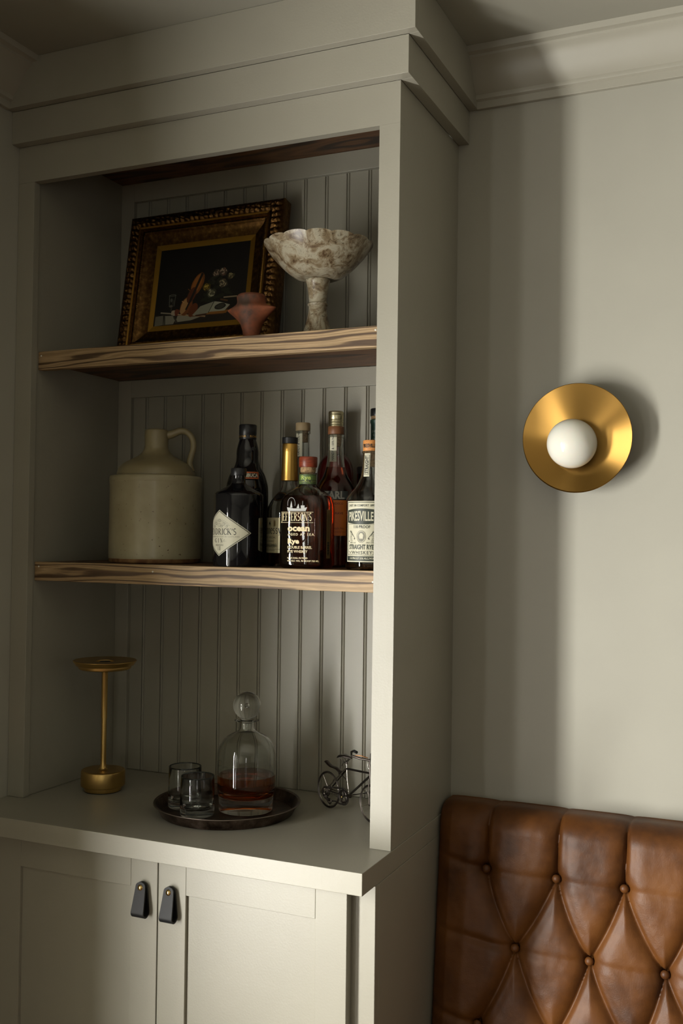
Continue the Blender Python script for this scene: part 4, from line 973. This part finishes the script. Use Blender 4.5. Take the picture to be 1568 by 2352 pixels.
# rear mudguard, brake
fv = MB()
fpts = [(-.010, .0965), (.000, .0915), (.010, .0885), (.021, .0885), (.030, .0875), (.038, .0835), (.044, .0780)]
for i, (x_, z_) in enumerate(fpts):
    for q in range(5): aa = PI * (q / 4); fv.v.append((x_ + .0015 * math.sin(aa), -.0055 * math.cos(aa), z_ + .0022 * math.sin(aa)))
    for q in range(5): aa = PI * (1 - q / 4); fv.v.append((x_ + .0010 * math.sin(aa), -.0050 * math.cos(aa), z_ - .0010 + .0018 * math.sin(aa)))
    if i:
        k = 10 * (i - 1)
        for q in range(10): fv.f.append((k + q, k + (q + 1) % 10, k + 10 + (q + 1) % 10, k + 10 + q))
fv.f.append(tuple(range(10))); fv.f.append(tuple(range(60, 70))); fv.go('mudguard', STEEL, bk, True, 50)
rod('mudguard_arm', [(.044, 0, .0780), (.0620, 0, .0700)], .0010); rod('brake_cable', [(.0600, 0, .1060), (.0520, -.002, .1040), (.0470, -.002, .0970)], .0008); rod('brake_caliper', [(.0480, -.004, .0870), (.0400, -.004, .0790)], .0017); rod('brake_caliper', [(.0480, .004, .0870), (.0420, .004, .0770)], .0017)
# handlebar, levers
hb = rod('handlebar', [(.1280, -.028, .1420), (.1180, -.0270, .1430), (.1080, -.0250, .1390), (.1020, -.0200, .1300), (.1180, -.0120, .1260), (.1360, 0, .1240), (.1260, .0120, .1260), (.1160, .0200, .1300), (.1220, .0250, .1390), (.1320, .0270, .1430), (.1420, .028, .1420)], .0024)
rod('grip', [(.1200, -.0272, .1429), (.1290, -.0282, .1419)], .0030, RUBBER, hb); rod('brake_lever', [(.1120, -.018, .1320), (.1260, -.014, .1330), (.1350, -.004, .1290)], .0009, metal('copper_wire', (.45, .2, .08, 1), .35), hb)
rod('stem', [(.1370, 0, .1120), (.1350, 0, .1180), (.1365, 0, .1245)], .0018); rod('cable', [(.1370, 0, .1240), (.1310, -.002, .1180), (.1330, -.002, .1100), (.1370, 0, .1030)], .0008, STEELB)
# drivetrain
cx, cz, cy = .0600, .0370, -.0075
cg = MB().tube(circ(cx, cz, .0120, cy), .0022, 8, closed=True).go('chainring', STEEL, bk, True)
for k in range(5):
    a = 2 * PI * k / 5 + .4; rod('arm', [(cx, cy, cz), (cx + .011 * math.cos(a), cy, cz + .011 * math.sin(a))], .0012, STEEL, cg)
def ball(p, r, seg=10): return MB().lathe([(r * math.sin(PI * k / 6) if 0 < k < 6 else 0, -r * math.cos(PI * k / 6)) for k in range(7)], seg, c=p)
ball((cx, cy - .003, cz), .0026).go('crank_bolt', POLB, cg, True)
path = []
for k in range(20): a = math.radians(105 - 210 * k / 19); path.append((cx + .0165 * math.cos(a), cy, cz + .0165 * math.sin(a)))
for k in range(1, 11): path.append((cx - .004 - (cx - .004 - .006) * k / 11, cy, cz - .0160 - .0010 * math.sin(k)))
for k in range(10): a = math.radians(260 - 170 * k / 9); path.append((.000 + .0110 * math.cos(a), cy, .0340 + .0110 * math.sin(a)))
for k in range(1, 11): path.append((.002 + (cx - .008) * k / 11, cy, .0455 + .0070 * k / 11))
mb = MB()
for i, p in enumerate(path): mb.box(p[0] - .0013, p[0] + .0013, p[1] - .0016, p[1] + .0016, p[2] - .0013, p[2] + .0013, .0004)
mb.tube(path, .0009, 6, closed=True); mb.go('chain', STEEL, bk, True, 30)
for r_, yy in ((.0095, -.0050), (.0075, -.0072), (.0058, -.0092)): MB().tube(circ(0, .0355, r_, yy, 24), .0012, 6, closed=True).go('sprocket', STEEL, bk, True)
MB().tube([(0, -.0045, .0385), (0, -.0150, .0385)], .0050, 18).go('axle_nut', STEELB, bk, True, 30)
dr = rod('derailleur', [(0, -.0110, .0330), (.0040, -.0110, .0260), (.0110, -.0110, .0230), (.0170, -.0110, .0200)], .0030)
MB().tube(circ(.0060, .0270, .0038, -.013, 16), .0013, 6, closed=True).go('pulley', STEEL, dr, True); MB().tube(circ(.0200, .0200, .0050, -.012, 16), .0016, 6, closed=True).go('pulley', STEEL, dr, True)
rod('crank', [(cx, cy - .003, cz), (.0800, -.0115, .0440)], .0016); pd = rod('pedal', [(.0790, -.011, .0435), (.0880, -.011, .0440)], .0042)
rod('pedal_rod', [(.0700, .008, .0400), (.1180, .012, .0540)], .0010); MB().box(.1140, .1220, .008, .020, .0520, .0570, .0012).go('pedal', STEEL, bk)

# ================================================================ wall sconce
WXc, WZc = 1.1690, .7770
t = thing('wall_sconce', 'round satin brass dish wall light with an opal white globe', 'wall light', (WXc, BW, WZc))
MB().lathe([(0, 0), (.058, 0), (.060, .002), (.060, .018), (.058, .020), (0, .020)], 64).v
def ylathe(prof, seg, c=(0, 0, 0), sh=None):
    mb = MB().lathe(prof, seg); mb.v = [(c[0] + a, c[1] - z, c[2] + b) for a, b, z in mb.v]
    if sh: mb.v = [sh(*p) for p in mb.v]
    return mb
gx, gz = -.0055, -.0135
ylathe([(0, .0004), (.050, .0004), (.052, .002), (.052, .014), (.050, .016), (.028, .0165), (.028, .0440), (0, .0440)], 64, (gx, 0, gz)).go('backplate', BRASS, t, True, 30)
def sk(x_, y_, z_):     # the cone's throat sits a little low and left of the rim centre
    k = max(0.0, min(1.0, 1 - (-y_ - .046) / .010)); return (x_ + gx * k, y_, z_ + gz * k)
ylathe([(.0300, .0445), (.1085, .0545), (.1092, .0560), (.1082, .0566), (.0320, .0470), (0, .0470), (0, .0445)], 128, (0, 0, 0), sk).go('dish', BRASS2, t, True, 30)
gr = .0490
ylathe([(gr * math.sin(PI * k / 32) if 0 < k < 32 else 0, .0740 - gr * math.cos(PI * k / 32) + .0) for k in range(33)], 64, (gx, -.0, gz)).go('globe', OPAL, t, True)

# ================================================================ tufted leather bench
cb = thing('tufted_bench', 'tan leather bench with a deep-buttoned high back beside the hutch', 'bench', (0, 0, 0))
ZT = .0245
def front(z): return .2740 + .105 * (z - .026)
rows = [(-.0905, [1.0015 + .1370 * k for k in range(0, 6)]), (-.2335, [1.0646 + .1430 * k for k in range(0, 5)]), (-.3880, [.9944 + .1500 * k for k in range(0, 6)]), (-.5320, [1.0646 + .1450 * k for k in range(0, 5)])]
rows[0][1][1] = 1.1423; rows[0][1][2] = 1.2721; rows[0][1][3] = 1.4080; rows[1][1][1] = 1.2092; rows[1][1][2] = 1.3487
segs = []; soft = []
Wd = 1.72
for k, (z, xs) in enumerate(rows):
    if k + 1 < len(rows):
        z2, xs2 = rows[k + 1]
        for x_ in xs:
            for x2 in xs2:
                if abs(x_ - x2) < .115: segs.append((x_, z, x2, z2))
    for a, b in zip(xs, xs[1:]): soft.append((a, z, b, z))
    soft.append((xs[0], z, .898, z + .022))
for x_ in rows[0][1]: segs.append((x_, rows[0][0], x_ + .006, .12))
def dseg(px, pz, s, bow=.0):
    x0, z0, x1, z1 = s; dx, dz = x1 - x0, z1 - z0; L2 = dx * dx + dz * dz
    tt = max(0, min(1, ((px - x0) * dx + (pz - z0) * dz) / L2)); cx_, cz_ = x0 + dx * tt, z0 + dz * tt
    if abs(dz) > .05 and z1 < .1: cx_ += (.006 if dx > 0 else -.006) * -math.sin(PI * tt)
    return math.hypot(px - cx_, pz - cz_), tt, (px - cx_)
btns = [(x_, z) for z, xs in rows for x_ in xs]
def hgt(x_, z):
    d = 9; dd = 0
    for s in segs:
        if min(s[0], s[2]) - .09 < x_ < max(s[0], s[2]) + .09 and min(s[1], s[3]) - .09 < z < max(s[1], s[3]) + .09:
            q, tt, side = dseg(x_, z, s)
            q2 = q * (1.0 if side < 0 else .86)
            if q2 < d: d = q2; dd = side
    dl = x_ - .8995; D = .042
    q = min(1, d / D); h = .0235 * (1 - (1 - q) ** 2.8) ** .75
    h -= .0020 * math.exp(-(d / .0022) ** 2)
    nb = min(((x_ - bx_) ** 2 + (z - bz) ** 2) for bx_, bz in btns)
    if dd > 0: h += (1 - math.exp(-nb / .0009)) * .0026 * math.exp(-((d - .0070) / .0045) ** 2)
    for s in soft:
        if min(s[0], s[2]) - .05 < x_ < max(s[0], s[2]) + .05 and abs(z - s[1]) < .07:
            q, tt, _ = dseg(x_, z, s); amp = .0042 * (.45 + .55 * abs(2 * tt - 1)) if s[2] > .95 else .0075 * (1 - .5 * tt)
            h -= amp * math.exp(-(q / .0085) ** 2)
    for bx_, bz in btns:
        r2 = (x_ - bx_) ** 2 + (z - bz) ** 2
        if r2 < .006: h -= .0085 * math.exp(-r2 / .00042) + (.0045 * math.exp(-r2 / .00006))
    h *= min(1, max(0, dl) / .028) ** .55 if dl < .028 else 1
    h += .0012 * mnoise.noise(Vector((x_ * 22, z * 22, 3))) + .0005 * mnoise.noise(Vector((x_ * 70, z * 60, 9)))
    return h
NX, step = int((Wd - .8995) / .0023), .0023
vs = []; fs = []
prof = []          # up the front face, over the rolled top, back to the wall
z = -.470
while z < ZT - .038: prof.append((front(z), z, 0, -1, 0, z)); z += .0024
rr = .038; yc = front(ZT - rr) + rr
for k in range(0, 13): a = PI / 2 * k / 12; prof.append((yc - rr * math.cos(a), ZT - rr + rr * math.sin(a), 0, -math.cos(a), math.sin(a), ZT - rr + rr * a))
yy = yc + .004
while yy < BW - .003: prof.append((yy, ZT, 0, 0, 1, ZT - rr + rr * PI / 2 + (yy - yc))); yy += .006
prof.append((BW - .002, ZT, 0, 0, 1, ZT + .05)); prof.append((BW - .002, -.470, 0, 0, 0, -9))
for i in range(NX + 1):
    x_ = .8995 + step * i
    for (y, z, _, ny, nz, sz) in prof:
        h = hgt(x_, sz) if sz > -5 else 0
        if sz > ZT - rr: h = h * max(.0, 1 - max(0, sz - ZT + rr) / .110)
        vs.append((x_, y + ny * h * .82, z + nz * h * .45))
npf = len(prof)
for i in range(NX):
    for j in range(npf - 1): a = i * npf + j; fs.append((a, a + npf, a + npf + 1, a + 1))
    fs.append((i * npf + npf - 1, (i + 1) * npf + npf - 1, (i + 1) * npf, i * npf))
fs.append(tuple(range(npf))); fs.append(tuple(reversed([NX * npf + j for j in range(npf)])))
sh = .0010
o = link('button_back', [(a + sh, b, c) for a, b, c in vs], fs, LEATH, cb, True, flatang=80)
for x_, z in btns:
    if z < -.45 or x_ > Wd - .02: continue
    r = .0085; q = [(0, .0062), (.0035, .0057), (.0062, .0040), (r, .0012), (r, -.0010), (.0060, -.0030), (0, -.0030)]
    yb = front(z) - .82 * max(hgt(x_ + .011 * math.cos(k), z + .011 * math.sin(k)) for k in range(6)) + .0010
    mb = MB().lathe(q, 20); mb.v = [(x_ + a + sh, yb - c - .0005, z + b) for a, b, c in mb.v]; mb.go('button', LEATH, cb, True, 60)
bx('seat_cushion', LEATH, cb, .9020, Wd, -.2200, .2200, -.5600, -.4720, .018)
bx('seat_base', OAKD, cb, .9020, Wd, -.2000, BW - .018, FL + .0600, -.5610, .002)
for lx in (.93, Wd - .03):
    for ly in (-.17, .30): bx('leg', OAKD, cb, lx - .025, lx + .025, ly - .025, ly + .025, FL, FL + .0595, .002)
